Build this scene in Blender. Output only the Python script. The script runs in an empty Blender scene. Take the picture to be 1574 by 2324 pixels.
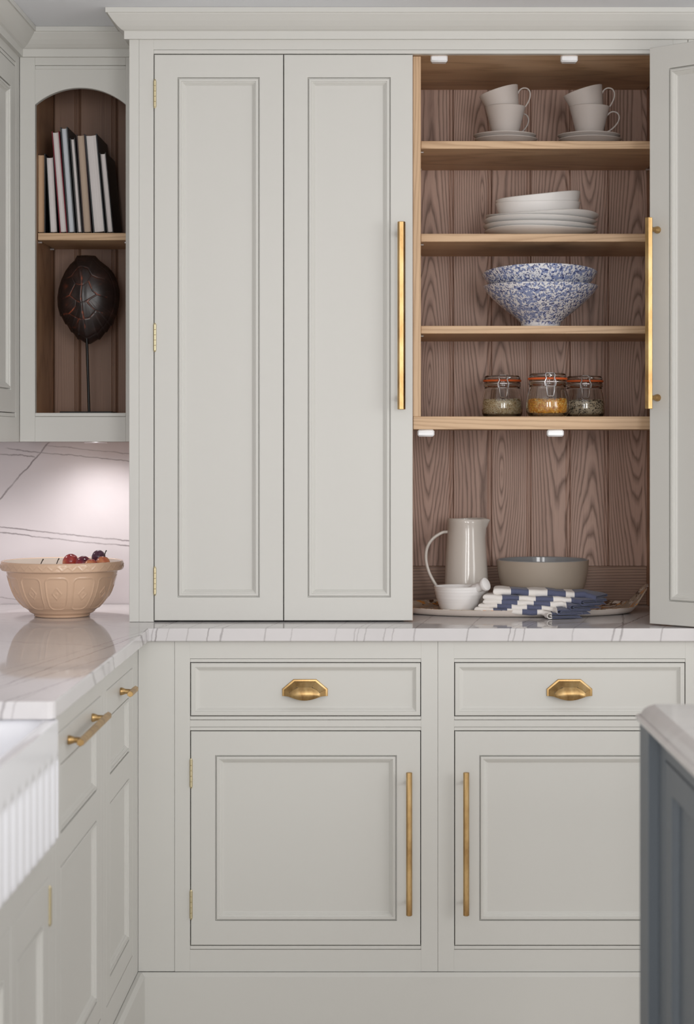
import bpy, bmesh, math, random
from mathutils import Matrix, Vector
random.seed(7)
PI = math.pi
SC = bpy.context.scene
COL = SC.collection

# ------------------------------------------------------------------ camera
FPX = 4630.0          # focal length in pixels of the 1574 px wide frame
CZ = 1.346            # eye height
cam = bpy.data.cameras.new('camera')
cam.sensor_fit = 'HORIZONTAL'
cam.sensor_width = 24.0
cam.lens = 24.0 * FPX / 1574.0
cam.shift_x = (787.0 - 885.0) / 1574.0
cam.shift_y = (1000.0 - 1162.0) / 1574.0
cam.clip_start = 0.05
cam.clip_end = 60
cam.dof.use_dof = True
cam.dof.focus_distance = 4.82
cam.dof.aperture_fstop = 4.5
camo = bpy.data.objects.new('camera', cam)
COL.objects.link(camo)
camo.location = (0, -4.63, CZ)
camo.rotation_euler = (PI / 2, 0, 0)
SC.camera = camo

# ------------------------------------------------------------------ world, lights, exposure
SC.view_settings.view_transform = 'Standard'
SC.view_settings.look = 'None'
SC.view_settings.gamma = 1.0
SC.view_settings.use_curve_mapping = False
SC.view_settings.exposure = -0.13
world = bpy.data.worlds.new('room_light')
SC.world = world
world.use_nodes = True
wn = world.node_tree.nodes['Background']
wn.inputs[0].default_value = (1.0, 0.982, 0.968, 1)
wn.inputs[1].default_value = 1.32


def area(name, loc, target, sx, sy, power, color=(1, 1, 1)):
    l = bpy.data.lights.new(name, 'AREA')
    l.shape = 'RECTANGLE'
    l.size = sx
    l.size_y = sy
    l.energy = power
    l.color = color
    o = bpy.data.objects.new(name, l)
    COL.objects.link(o)
    o.location = loc
    d = Vector(target) - Vector(loc)
    o.rotation_euler = d.to_track_quat('-Z', 'Y').to_euler()
    return o


area('window_daylight', (1.3, -6.2, 1.65), (-0.1, 0.1, 1.35), 0.9, 1.5, 62, (1.0, 0.99, 0.98))
area('window_daylight', (-0.35, -6.6, 1.6), (0.0, 0.1, 1.35), 0.7, 1.5, 40, (1.0, 0.99, 0.98))
area('window_daylight', (3.9, -3.6, 1.6), (-0.5, -1.2, 0.9), 1.6, 1.2, 45, (1.0, 0.99, 0.98))


def spot(name, loc, target, power, angle, blend=0.6, size=0.02, color=(1, 0.95, 0.9)):
    l = bpy.data.lights.new(name, 'SPOT')
    l.energy = power
    l.spot_size = math.radians(angle)
    l.spot_blend = blend
    l.shadow_soft_size = size
    l.color = color
    o = bpy.data.objects.new(name, l)
    COL.objects.link(o)
    o.location = loc
    o.rotation_euler = (Vector(target) - Vector(loc)).to_track_quat('-Z', 'Y').to_euler()
    return o


spot('under_cabinet_spot', (-0.74, 0.50, 1.335), (-0.745, 0.62, 0.98), 5.0, 130, 0.9, 0.02, (1, 0.95, 0.95))
spot('under_cabinet_spot', (-1.05, 0.42, 1.325), (-1.0, 0.45, 0.9), 2.2, 130, 0.9, 0.02, (1, 0.93, 0.93))

# ------------------------------------------------------------------ helpers
WM = {}


def P(px, py, D):
    return Vector(((px - 885.0) * D / FPX, D - 4.63, CZ + (1000.0 - py) * D / FPX))


class MB:
    def __init__(s):
        s.v = []
        s.f = []
        s.m = []
        s.mi = 0

    def add(s, vs, fs):
        n = len(s.v)
        s.v += [tuple(p) for p in vs]
        for f in fs:
            s.f.append(tuple(i + n for i in f))
            s.m.append(s.mi)
        return n

    def box(s, x0, x1, y0, y1, z0, z1, c=0.0):
        if x0 > x1: x0, x1 = x1, x0
        if y0 > y1: y0, y1 = y1, y0
        if z0 > z1: z0, z1 = z1, z0
        if c <= 0:
            vs = [(x, y, z) for z in (z0, z1) for y in (y0, y1) for x in (x0, x1)]
            s.add(vs, [(0, 2, 3, 1), (4, 5, 7, 6), (0, 1, 5, 4), (2, 6, 7, 3), (0, 4, 6, 2), (1, 3, 7, 5)])
            return
        c = min(c, (x1 - x0) * .45, (y1 - y0) * .45, (z1 - z0) * .45)
        bm = bmesh.new()
        bmesh.ops.create_cube(bm, size=1)
        for v in bm.verts:
            v.co = Vector((x0 + (v.co.x + .5) * (x1 - x0), y0 + (v.co.y + .5) * (y1 - y0), z0 + (v.co.z + .5) * (z1 - z0)))
        bmesh.ops.bevel(bm, geom=bm.edges[:], offset=c, segments=1, affect='EDGES')
        bm.verts.index_update()
        s.add([v.co[:] for v in bm.verts], [[v.index for v in f.verts] for f in bm.faces])
        bm.free()

    def rings(s, rings, closed=True, cap0=False, cap1=False):
        n = len(rings[0])
        vs = [p for r in rings for p in r]
        fs = []
        for i in range(len(rings) - 1):
            for j in range(n if closed else n - 1):
                a = i * n + j
                b = i * n + (j + 1) % n
                fs.append((a, b, b + n, a + n))
        if cap0: fs.append(tuple(range(n - 1, -1, -1)))
        if cap1: fs.append(tuple((len(rings) - 1) * n + j for j in range(n)))
        return s.add(vs, fs)

    def lathe(s, prof, n=48, cx=0, cy=0, cz=0, cap=True):
        rs = []
        for r, z in prof:
            r = max(r, 0.00015)
            rs.append([(cx + r * math.cos(2 * PI * k / n), cy + r * math.sin(2 * PI * k / n), cz + z) for k in range(n)])
        s.rings(rs, True, cap, cap)

    def tube(s, pts, r, n=8, cap=True):
        pts = [Vector(p) for p in pts]
        rs = []
        up = None
        for i, p in enumerate(pts):
            t = (pts[min(i + 1, len(pts) - 1)] - pts[max(i - 1, 0)]).normalized()
            if up is None:
                up = Vector((0, 0, 1)) if abs(t.z) < .9 else Vector((1, 0, 0))
            a = (up - t * up.dot(t)).normalized()
            up = a
            b = t.cross(a)
            rr = r[i] if isinstance(r, (list, tuple)) else r
            rs.append([p + a * rr * math.cos(2 * PI * k / n) + b * rr * math.sin(2 * PI * k / n) for k in range(n)])
        s.rings(rs, True, cap, cap)

    def prism(s, poly, y0, y1):
        """poly in x,z extruded along y"""
        n = len(poly)
        vs = [(x, y0, z) for x, z in poly] + [(x, y1, z) for x, z in poly]
        fs = [tuple(range(n)), tuple(range(2 * n - 1, n - 1, -1))]
        for i in range(n):
            j = (i + 1) % n
            fs.append((i, i + n, j + n, j))
        s.add(vs, fs)

    def rect_loops(s, loops, cap0=False, cap1=True):
        rs = []
        for x0, z0, x1, z1, y in loops:
            rs.append([(x0, y, z0), (x1, y, z0), (x1, y, z1), (x0, y, z1)])
        s.rings(rs, True, cap0, cap1)


def build(name, mb, mats, parent=None, loc=None, rot=(0, 0, 0), smooth=None, label=None, fix=True, keep=False):
    """mb is authored around its own origin when loc is given; otherwise in world space (origin set to the base)."""
    me = bpy.data.meshes.new(name)
    vs = [Vector(v) for v in mb.v]
    if loc is None:
        if keep:
            loc = Vector((0, 0, 0))
        else:
            xs = [v.x for v in vs]; ys = [v.y for v in vs]; zs = [v.z for v in vs]
            loc = Vector(((min(xs) + max(xs)) / 2, (min(ys) + max(ys)) / 2, min(zs)))
            vs = [v - loc for v in vs]
    me.from_pydata([v[:] for v in vs], [], mb.f)
    if not isinstance(mats, (list, tuple)): mats = [mats]
    for m in mats: me.materials.append(m)
    if len(mats) > 1:
        me.polygons.foreach_set('material_index', mb.m)
    if fix:
        bm = bmesh.new(); bm.from_mesh(me)
        bmesh.ops.recalc_face_normals(bm, faces=bm.faces[:])
        bm.to_mesh(me); bm.free()
    if smooth is not None:
        me.shade_smooth()
        if smooth < 180:
            me.set_sharp_from_angle(angle=math.radians(smooth))
    me.update()
    return link(name, me, parent, loc, rot, label)


def link(name, data, parent, loc, rot=(0, 0, 0), label=None):
    o = bpy.data.objects.new(name, data)
    COL.objects.link(o)
    from mathutils import Euler
    W = Matrix.Translation(Vector(loc)) @ Euler(rot).to_matrix().to_4x4()
    WM[o] = W
    if parent is not None:
        o.parent = parent
        L = WM[parent].inverted() @ W
        o.location = L.to_translation()
        o.rotation_euler = L.to_euler()
    else:
        o.location = loc
        o.rotation_euler = rot
    if label: o['label'] = label
    return o


def local(name, mb, mats, parent, loc=(0, 0, 0), rot=(0, 0, 0), smooth=None, label=None, fix=True):
    """part authored in the parent's local frame"""
    from mathutils import Euler
    W = WM[parent] @ Matrix.Translation(Vector(loc)) @ Euler(rot).to_matrix().to_4x4()
    return build(name, mb, mats, parent, W.to_translation(), W.to_euler(), smooth, label, fix)


def thing(name, label, cat, loc, rotz=0, group=None, rot=None):
    return tag(link(name, None, None, loc, rot if rot else (0, 0, rotz)), label, cat, group)


def tag(o, label, cat, group=None, kind=None):
    o['label'] = label
    o['category'] = cat
    if group: o['group'] = group
    if kind: o['kind'] = kind
    return o


def structure(o, label=None):
    o['kind'] = 'structure'
    if label: o['label'] = label
    return o


# ------------------------------------------------------------------ materials
def lin(c):
    c = c / 255.0
    return c / 12.92 if c <= .04045 else ((c + .055) / 1.055) ** 2.4


def rgb(r, g, b):
    return (lin(r), lin(g), lin(b), 1)


class NT:
    def __init__(s, name):
        s.mat = bpy.data.materials.new(name)
        s.mat.use_nodes = True
        s.t = s.mat.node_tree
        s.b = s.t.nodes['Principled BSDF']

    def node(s, typ, **kw):
        n = s.t.nodes.new(typ)
        for k, v in kw.items(): setattr(n, k, v)
        return n

    def put(s, sock, v):
        if v is None: return
        if isinstance(v, bpy.types.NodeSocket):
            s.t.links.new(v, sock)
        else:
            sock.default_value = v

    def m(s, op, a, b=None, c=None, clamp=False):
        n = s.node('ShaderNodeMath', operation=op, use_clamp=clamp)
        s.put(n.inputs[0], a); s.put(n.inputs[1], b); s.put(n.inputs[2], c)
        return n.outputs[0]

    def vm(s, op, a, b=None):
        n = s.node('ShaderNodeVectorMath', operation=op)
        s.put(n.inputs[0], a); s.put(n.inputs[1], b)
        return n.outputs['Value'] if op in ('DOT_PRODUCT', 'LENGTH') else n.outputs[0]

    def obj(s): return s.node('ShaderNodeTexCoord').outputs['Object']
    def rnd(s): return s.node('ShaderNodeObjectInfo').outputs['Random']

    def noise(s, vec, scale, detail=2, rough=.5, dist=0, col=False):
        n = s.node('ShaderNodeTexNoise')
        s.put(n.inputs['Vector'], vec)
        n.inputs['Scale'].default_value = scale
        n.inputs['Detail'].default_value = detail
        n.inputs['Roughness'].default_value = rough
        n.inputs['Distortion'].default_value = dist
        return n.outputs['Color' if col else 'Fac']

    def vor(s, vec, scale, rand=1.0, out='Distance'):
        n = s.node('ShaderNodeTexVoronoi')
        s.put(n.inputs['Vector'], vec)
        n.inputs['Scale'].default_value = scale
        n.inputs['Randomness'].default_value = rand
        return n.outputs[out]

    def ramp(s, fac, stops):
        n = s.node('ShaderNodeValToRGB')
        e = n.color_ramp.elements
        while len(e) < len(stops): e.new(.5)
        for i, (p, c) in enumerate(stops):
            e[i].position = p
            e[i].color = c if len(c) == 4 else (*c, 1)
        s.put(n.inputs[0], fac)
        return n.outputs[0]

    def step(s, x, a, b):
        n = s.node('ShaderNodeMapRange', interpolation_type='SMOOTHSTEP')
        s.put(n.inputs[0], x)
        n.inputs[1].default_value = a; n.inputs[2].default_value = b
        n.inputs[3].default_value = 0; n.inputs[4].default_value = 1
        return n.outputs[0]

    def mix(s, fac, a, b):
        n = s.node('ShaderNodeMix', data_type='RGBA')
        s.put(n.inputs[0], fac); s.put(n.inputs[6], a); s.put(n.inputs[7], b)
        return n.outputs[2]

    def bump(s, h, strength=.2, dist=.001):
        n = s.node('ShaderNodeBump')
        n.inputs['Strength'].default_value = strength
        n.inputs['Distance'].default_value = dist
        s.put(n.inputs['Height'], h)
        s.t.links.new(n.outputs[0], s.b.inputs['Normal'])

    def out(s, color=None, rough=None, metal=None, **kw):
        s.put(s.b.inputs['Base Color'], color)
        s.put(s.b.inputs['Roughness'], rough)
        s.put(s.b.inputs['Metallic'], metal)
        for k, v in kw.items(): s.put(s.b.inputs[k], v)
        return s.mat


def plain(name, col, rough=.5, metal=0, var=.04, scale=8, bump=0, **kw):
    n = NT(name)
    f = n.noise(n.obj(), scale, 3)
    c2 = tuple(max(0, x * (1 - 2 * var)) for x in col[:3]) + (1,)
    c = n.mix(f, c2, tuple(x * (1 + var) for x in col[:3]) + (1,))
    if bump:
        n.bump(n.noise(n.obj(), scale * 30, 2), bump, .0004)
    return n.out(c, rough, metal, **kw)


paint = plain('cabinet_paint', rgb(207, 206, 201), .42, var=.012, scale=3, bump=.03)
wall_paint = plain('wall_paint', rgb(205, 203, 200), .7, var=.015)
ceil_paint = plain('ceiling_paint', rgb(238, 241, 246), .8, var=.01)
island_paint = plain('island_paint', rgb(96, 104, 112), .45, var=.02, scale=3)
dark_gap = plain('cabinet_inside_dark', rgb(60, 52, 46), .8)
floor_mat = plain('floor_stone', rgb(206, 198, 190), .5, var=.08, scale=2)
ceramic_white = plain('white_glaze', rgb(243, 241, 239), .16, var=.012, scale=12)
sink_white = plain('sink_fireclay', rgb(240, 241, 246), .1, var=.005)
cup_matt = plain('matt_stoneware', rgb(199, 191, 186), .6, var=.02, scale=20)
jug_glaze = plain('jug_glaze', rgb(216, 209, 201), .12, var=.03, scale=14)
taupe_glaze = plain('bowl_outer_glaze', rgb(186, 173, 158), .45, var=.02, scale=14)
grey_glaze = plain('bowl_inner_glaze', rgb(160, 163, 166), .1, var=.02, scale=14)
pestle_white = plain('unglazed_white', rgb(245, 243, 242), .3, var=.02)
steel = plain('steel_wire', rgb(226, 226, 229), .36, 1.0, var=.02)
acrylic = plain('white_acrylic', rgb(246, 247, 250), .12, var=.03, scale=60, **{'Subsurface Weight': .3, 'Subsurface Radius': (.01, .01, .01)})
black_metal = plain('black_metal', rgb(24, 23, 23), .4, .3, var=.1)
rubber = plain('orange_rubber', rgb(205, 92, 40), .45, var=.06, scale=40)
stem_mat = plain('dry_stem', rgb(58, 48, 36), .7, var=.2, scale=60)


def make_brass():
    n = NT('aged_brass')
    c = n.obj()
    f = n.noise(n.vm('MULTIPLY', c, (40, 40, 14)), 1, 4, .6)
    col = n.ramp(f, [(.3, rgb(156, 122, 78)), (.55, rgb(196, 164, 114)), (.75, rgb(212, 186, 142))])
    r = n.m('MULTIPLY_ADD', f, .2, .3)
    return n.out(col, r, 1.0)


brass = make_brass()
hinge_brass = plain('pale_hinge_brass', rgb(206, 194, 160), .4, 1.0, var=.05, scale=60)


def make_oak(name, light, mid, dark, axis='z', freq=170.0, strength=1.0, cath=1.0, rough=.5):
    n = NT(name)
    co = n.obj()
    sep = n.node('ShaderNodeSeparateXYZ'); n.put(sep.inputs[0], co)
    X, Y, Z = sep.outputs
    if axis == 'x':
        X, Y, Z = Z, Y, X
    if axis == 'y':
        X, Y, Z = X, Z, Y
    comb = n.node('ShaderNodeCombineXYZ')
    n.put(comb.inputs[0], X); n.put(comb.inputs[1], Y); n.put(comb.inputs[2], Z)
    r = n.rnd()
    off = n.node('ShaderNodeCombineXYZ')
    for i, k in enumerate((17.3, 9.1, 31.7)): n.put(off.inputs[i], n.m('MULTIPLY', r, k))
    p = n.vm('ADD', comb.outputs[0], off.outputs[0])
    w1 = n.m('SUBTRACT', n.noise(n.vm('MULTIPLY', p, (10, 10, 1.5)), 1, 3), .5)
    w2 = n.m('SUBTRACT', n.noise(n.vm('MULTIPLY', p, (130, 130, 22)), 1, 2), .5)
    cx = n.m('MULTIPLY', n.m('SUBTRACT', n.m('FRACT', n.m('MULTIPLY', r, 7.31)), .5), .055)
    a = n.m('ADD', n.m('ADD', X, cx), n.m('MULTIPLY', w1, .03))
    ph = n.m('ADD', n.m('MULTIPLY', Z, 2.2), n.m('MULTIPLY', r, 37.0))
    b = n.m('MULTIPLY', n.m('ADD', n.m('SINE', ph), n.m('MULTIPLY', w1, .6)), .05 * cath)
    rad = n.m('SQRT', n.m('ADD', n.m('MULTIPLY', a, a), n.m('MULTIPLY', b, b)))
    ring = n.m('ADD', n.m('MULTIPLY', rad, freq), n.m('MULTIPLY', w2, .34))
    saw = n.m('FRACT', ring)
    line = n.ramp(saw, [(0, (.85, .85, .85)), (.16, (.42, .42, .42)), (.42, (.03, .03, .03)), (.8, (.08, .08, .08)), (1, (.85, .85, .85))])
    fib = n.noise(n.vm('MULTIPLY', p, (420, 420, 9)), 1, 2)
    fib = n.step(fib, .5, .75)
    fac = n.m('ADD', n.m('MULTIPLY', line, .95 * strength), n.m('MULTIPLY', fib, .22 * strength), clamp=True)
    tone = n.noise(n.vm('MULTIPLY', p, (14, 14, 1.5)), 1, 2)
    base = n.mix(n.step(tone, .3, .7), light, mid)
    shade = n.m('MULTIPLY_ADD', n.m('FRACT', n.m('MULTIPLY', r, 3.77)), .16, 0)
    base = n.mix(shade, base, mid)
    col = n.mix(fac, base, dark)
    n.bump(n.m('SUBTRACT', 1, fac), .25, .0004)
    return n.out(col, rough)


oak_board = make_oak('oak_board', rgb(204, 171, 155), rgb(190, 156, 140), rgb(118, 88, 72), 'z', 178, 1.1, 1.0)
oak_edge = make_oak('oak_edge', rgb(216, 184, 148), rgb(204, 170, 134), rgb(168, 132, 98), 'x', 150, .75, .5)
oak_edge_v = make_oak('oak_edge_upright', rgb(216, 184, 148), rgb(204, 170, 134), rgb(168, 132, 98), 'z', 150, .75, .5)
oak_rail = make_oak('oak_upstand', rgb(170, 138, 118), rgb(154, 122, 104), rgb(104, 78, 64), 'x', 150, 1, 1.2)
oak_side = make_oak('oak_lining', rgb(184, 144, 112), rgb(170, 130, 100), rgb(132, 98, 74), 'z', 170, .7, .6)
oak_plain = make_oak('oak_plain_board', rgb(152, 120, 100), rgb(138, 107, 89), rgb(106, 78, 64), 'z', 260, .55, .15)


def make_marble(name, veins, base=(0.70, 0.685, 0.68, 1), rough=.05, cloud=.08):
    """veins: (direction normal (x,y,z), offset, wobble, width, strength, limit or None); limit = (axis vector, lo, hi)"""
    n = NT(name)
    co = n.obj()
    big = n.noise(co, 5, 3, .5, 0, True)
    fine = n.noise(co, 42, 3, .6, 0, True)
    sb = n.node('ShaderNodeSeparateColor'); n.put(sb.inputs[0], big)
    sf = n.node('ShaderNodeSeparateColor'); n.put(sf.inputs[0], fine)
    fade = n.step(n.noise(co, 9, 2), .25, .6)
    total = None
    for i, (nv, c, wob, w, st, lim) in enumerate(veins):
        d = n.m('SUBTRACT', n.vm('DOT_PRODUCT', co, nv), c)
        d = n.m('ADD', d, n.m('MULTIPLY', n.m('SUBTRACT', sb.outputs[i % 3], .5), wob))
        d = n.m('ADD', d, n.m('MULTIPLY', n.m('SUBTRACT', sf.outputs[(i + 1) % 3], .5), wob * .28 + .004))
        mk = n.m('SUBTRACT', 1, n.step(n.m('ABSOLUTE', d), w * .15, w))
        mk = n.m('MULTIPLY', mk, n.m('MULTIPLY_ADD', fade, .6 * st, .4 * st))
        if lim:
            q = n.vm('DOT_PRODUCT', co, lim[0])
            mk = n.m('MULTIPLY', mk, n.m('MULTIPLY', n.step(q, lim[1] - .01, lim[1] + .01), n.m('SUBTRACT', 1, n.step(q, lim[2] - .01, lim[2] + .01))))
        total = mk if total is None else n.m('MAXIMUM', total, mk)
    cl = n.noise(n.vm('MULTIPLY', co, (2.5, 2.5, 4)), 1, 4, .6, 1.0)
    b2 = tuple(x * (1 - cloud) for x in base[:3]) + (1,)
    col = n.mix(n.step(cl, .35, .7), base, b2)
    col = n.mix(total, col, rgb(120, 112, 114))
    return n.out(col, rough, **{'IOR': 1.14})


# splashback veins: px points at D = 5.316 turned into lines in x, z
def vline(p, q, D=5.316):
    a = P(p[0], p[1], D); b = P(q[0], q[1], D)
    t = (b - a).normalized()
    nv = Vector((-t.z, 0, t.x))
    return nv[:], nv.dot(a), t


sv = []
def addv(p, q, wob, w, st, ends=(None, None)):
    nv, c, t = vline(p, q)
    lim = None
    if ends != (None, None):
        a = P(*p, 5.316).dot(t) if ends[0] else -99
        b = P(*q, 5.316).dot(t) if ends[1] else 99
        lim = (t[:], a, b)
    sv.append((nv, c, wob, w, st, lim))
addv((0, 1195), (292, 1227), .012, .0028, .8)
addv((0, 1211), (292, 1240), .014, .0026, .8)
addv((-5, 1140), (112, 1006), .012, .0030, .9, (None, 1))
addv((108, 1010), (292, 1031), .014, .0020, .5, (1, None))
addv((16, 1018), (292, 1046), .016, .0022, .65, (1, None))
addv((0, 1030), (80, 1040), .03, .0024, .7, (None, 1))
addv((-40, 1352), (60, 1366), .012, .0020, .6, (None, 1))
splash_mat = make_marble('marble_splash', sv, (0.70, 0.66, 0.675, 1), .25, .05)

wv = []
for px, st, w in ((345, .5, .004), (356, .8, .004), (381, .3, .003), (424, .3, .004), (474, .6, .004), (501, .5, .006), (602, .35, .005),
                  (664, .3, .004), (762, .3, .004), (805, .4, .004), (812, .4, .003), (827, .4, .004), (872, .35, .004), (888, .4, .003),
                  (940, .4, .005), (1058, .5, .004), (1154, .5, .004), (1166, .4, .004), (1187, .45, .004), (1300, .3, .005),
                  (1391, .75, .006), (1408, .7, .006), (1500, .4, .005)):
    x = (px - 885) / 1000.0
    sl = random.uniform(.1, .35)
    wv.append(((1, -sl, -.18), x - .18 * .905, .016, w * .62, st, None))
wv.append(((.5, .86, 0), -.28, .1, .006, .16, ((1, 0, 0), -1.3, -.56)))
wv.append(((.42, .9, 0), -.62, .12, .009, .16, ((1, 0, 0), -1.3, -.56)))
wv.append(((.3, .95, 0), .12, .1, .007, .16, ((1, 0, 0), -1.3, -.56)))
wv.append(((.55, -.83, 0), -.62, .1, .007, .14, ((1, 0, 0), -1.3, -.56)))
worktop_mat = make_marble('quartzite_worktop', wv, (0.70, 0.68, 0.685, 1), .045, .07)
island_top_mat = make_marble('quartzite_island', [((.7, .7, 0), -.7, .2, .012, .4, None), ((.5, .86, 0), -1.2, .2, .01, .4, None)], (0.66, .64, .63, 1), .12, .14)


def make_glass():
    n = NT('clear_glass')
    return n.out((.97, .985, .98, 1), 0.0, 0, **{'Transmission Weight': 1.0, 'IOR': 1.45})


glass = make_glass()

# ------------------------------------------------------------------ room shell
ZC = 2.354           # ceiling
XL = -1.22           # left wall
YB = 0.706           # back wall face
mb = MB(); mb.box(XL - .1, 4.2, -6.9, YB + .1, -.1, 0); structure(build('floor', mb, floor_mat), 'pale stone floor under the cabinets')
mb = MB(); mb.box(XL - .1, 4.2, -2.0, YB + .1, ZC, ZC + .1); structure(build('ceiling', mb, ceil_paint), 'plain white painted ceiling')
mb = MB(); mb.box(XL - .1, 4.2, YB, YB + .1, 0, ZC); structure(build('wall_back', mb, wall_paint), 'painted back wall behind the cupboards')
mb = MB(); mb.box(XL - .1, XL, -6.9, YB, 0, ZC); structure(build('wall_left', mb, wall_paint), 'painted left wall behind the sink run')

# splashback slab
mb = MB(); mb.box(XL, -.6135, .686, YB, .92, 1.3425)
tag(build('splashback', mb, splash_mat, keep=True), 'pale marble splashback slab with thin grey veins behind the fruit bowl', 'splashback')
mb = MB(); mb.box(XL + .001, XL + .02, -2.9, .6855, .9205, 1.34)
tag(build('splashback', mb, splash_mat, keep=True), 'marble splashback slab on the left wall beside the sink', 'splashback')


# ------------------------------------------------------------------ joinery builders
def hinge_mb(r=.0036, L=.062):
    m = MB()
    g = .0006
    seg = L / 5
    for k in range(5):
        z0 = -L / 2 + k * seg
        m.lathe([(r * .8, z0), (r, z0 + g), (r, z0 + seg - g), (r * .8, z0 + seg)], 10)
    m.lathe([(r * .55, -L / 2 - .003), (r * .8, -L / 2)], 10)
    m.lathe([(r * .8, L / 2), (r * .55, L / 2 + .003)], 10)
    return m


def hex_bar(m, L, R=.0085, axis='z', c=(0, 0, 0)):
    """hexagonal bar, a flat facing -y"""
    rs = []
    for t, s in ((-L / 2, .88), (-L / 2 + .001, 1), (L / 2 - .001, 1), (L / 2, .88)):
        ring = []
        for k in range(6):
            a = k * PI / 3
            u, w = R * s * math.cos(a), R * s * math.sin(a)
            if axis == 'z':
                ring.append((c[0] + u, c[1] + w, c[2] + t))
            else:
                ring.append((c[0] + t, c[1] + w, c[2] + u))
        rs.append(ring)
    m.rings(rs, True, True, True)


def post(m, x, z, y1, r0=.0085):
    """trumpet shaped post from the face (y = 0) out to y = -y1"""
    n = 14
    rs = []
    for t, r in ((0, r0 * .95), (.08, r0), (.2, r0 * .92), (.42, r0 * .64), (1, r0 * .56)):
        rs.append([(x + r * math.cos(2 * PI * k / n), -y1 * t, z + r * math.sin(2 * PI * k / n)) for k in range(n)])
    m.rings(rs, True, True, True)


def bar_handle(L, R=.0085, so=.034, posts=None, axis='z', r0=.0085):
    m = MB()
    hex_bar(m, L, R, axis, (0, -so, 0))
    posts = posts or (L / 2 - .026)
    for t in ((-posts, posts) if posts > 1e-4 else (0,)):
        if axis == 'z': post(m, 0, t, so, r0)
        else: post(m, t, 0, so, r0)
    return m


TALL_PROF = ((0, 0), (.0003, .0075), (.0026, .0075), (.0032, .0012), (.0042, .0002), (.0088, .0002), (.0092, .0026), (.0112, .0030),
             (.0122, .0042), (.0138, .0050), (.0142, .0064), (.0160, .0072), (.0172, .0088), (.0192, .0094))


def panel_loops(m, x0, z0, x1, z1, prof):
    m.rect_loops([(x0 + d, z0 + d, x1 - d, z1 - d, y) for d, y in prof], False, False)


def panel_door(name, parent, loc, rotz, w, h, th, panels, mat=None, label=None, prof=TALL_PROF):
    """door with face at local y = 0 looking to -y. panels: list of (x0,z0,x1,z1) openings stacked in z"""
    mat = mat or paint
    m = MB()
    e = .0015
    # back and edges
    panels = sorted(panels, key=lambda p: p[1])
    m.rect_loops([(e, e, w - e, h - e, th), (0, 0, w, h, th - e), (0, 0, w, h, e), (e, e, w - e, h - e, 0)], True, False)
    # face strips between the openings
    def q(x0, z0, x1, z1):
        if x1 - x0 > 1e-5 and z1 - z0 > 1e-5:
            m.add([(x0, 0, z0), (x1, 0, z0), (x1, 0, z1), (x0, 0, z1)], [(0, 1, 2, 3)])
    zc = e
    for x0, z0, x1, z1 in panels:
        q(e, zc, w - e, z0)
        q(e, z0, x0, z1); q(x1, z0, w - e, z1)
        zc = z1
    q(e, zc, w - e, h - e)
    d = build(name, m, mat, parent, loc, (0, 0, rotz), None, label)
    if hasattr(d.data, 'materials'):
        pass
    for x0, z0, x1, z1 in panels:
        mm = MB(); panel_loops(mm, x0, z0, x1, z1, prof)
        local('panel_moulding', mm, mat, d, fix=False)
        D, Yd = prof[-1]
        mp = MB(); mp.box(x0 + D - .004, x1 - D + .004, Yd, min(Yd + .008, th - .001), z0 + D - .004, z1 - D + .004)
        local('panel', mp, mat, d)
    return d


# ------------------------------------------------------------------ tall larder cupboard (breakfast cupboard)
YF = 0.16                     # face plane
DF = 4.79
sF = DF / FPX
def XF(px): return (px - 885) * sF
ZD0, ZD1 = .9235, 2.2525      # doors
lar = thing('larder_cupboard', 'tall pale grey countertop cupboard with folding doors, oak interior open at right', 'cupboard', (.05, .4, .92))
xL, xR = XF(293), .7215
# side panels
mb = MB(); mb.box(xL, xL + .0232, YF, YB - .002, .9205, 2.30, .0006); build('side_panel', mb, paint, lar)
mb = MB(); mb.box(xR - .0225, xR, YF, YB - .002, .9205, 2.30, .001); build('side_panel', mb, paint, lar)
# face frame: stiles and top rail with a bead over the doors
xs0, xs1 = xL + .0235, XF(348.4)
mb = MB(); mb.box(xs0, xs1, YF, YF + .021, .9205, 2.298, .0004); build('frame_stile', mb, paint, lar)
xr0 = XF(1526)
mb = MB(); mb.box(xr0, xR - .0235, YF, YF + .021, .9205, 2.298, .0008); build('frame_stile', mb, paint, lar)
mb = MB(); mb.box(xs1, xr0, YF, YF + .021, 2.264, 2.298); mb.box(xs1, xr0, YF + .0008, YF + .021, 2.2545, 2.2637, .0008)
build('frame_rail', mb, paint, lar)
# cornice with a mitred return on the left
CORN = ((0.0, 2.287), (.0105, 2.287), (.0105, 2.3055), (.0165, 2.3085), (.024, 2.315), (.033, 2.325), (.043, 2.3385), (.0445, 2.342), (.049, 2.342), (.049, 2.3535), (0, 2.3535))
mb = MB()
rs = []
for p, z in CORN:
    rs.append([(xL - p, YB - .002, z), (xL - p, YF - p, z), (xR + p, YF - p, z), (xR + p, YB - .002, z)])
mb.rings(rs, False)
build('cornice', mb, paint, lar, label='projecting cornice along the top')
mb = MB(); mb.box(xL + .001, xR - .001, YF + .001, YB - .003, 2.3, 2.34); build('top_board', mb, paint, lar)
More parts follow.
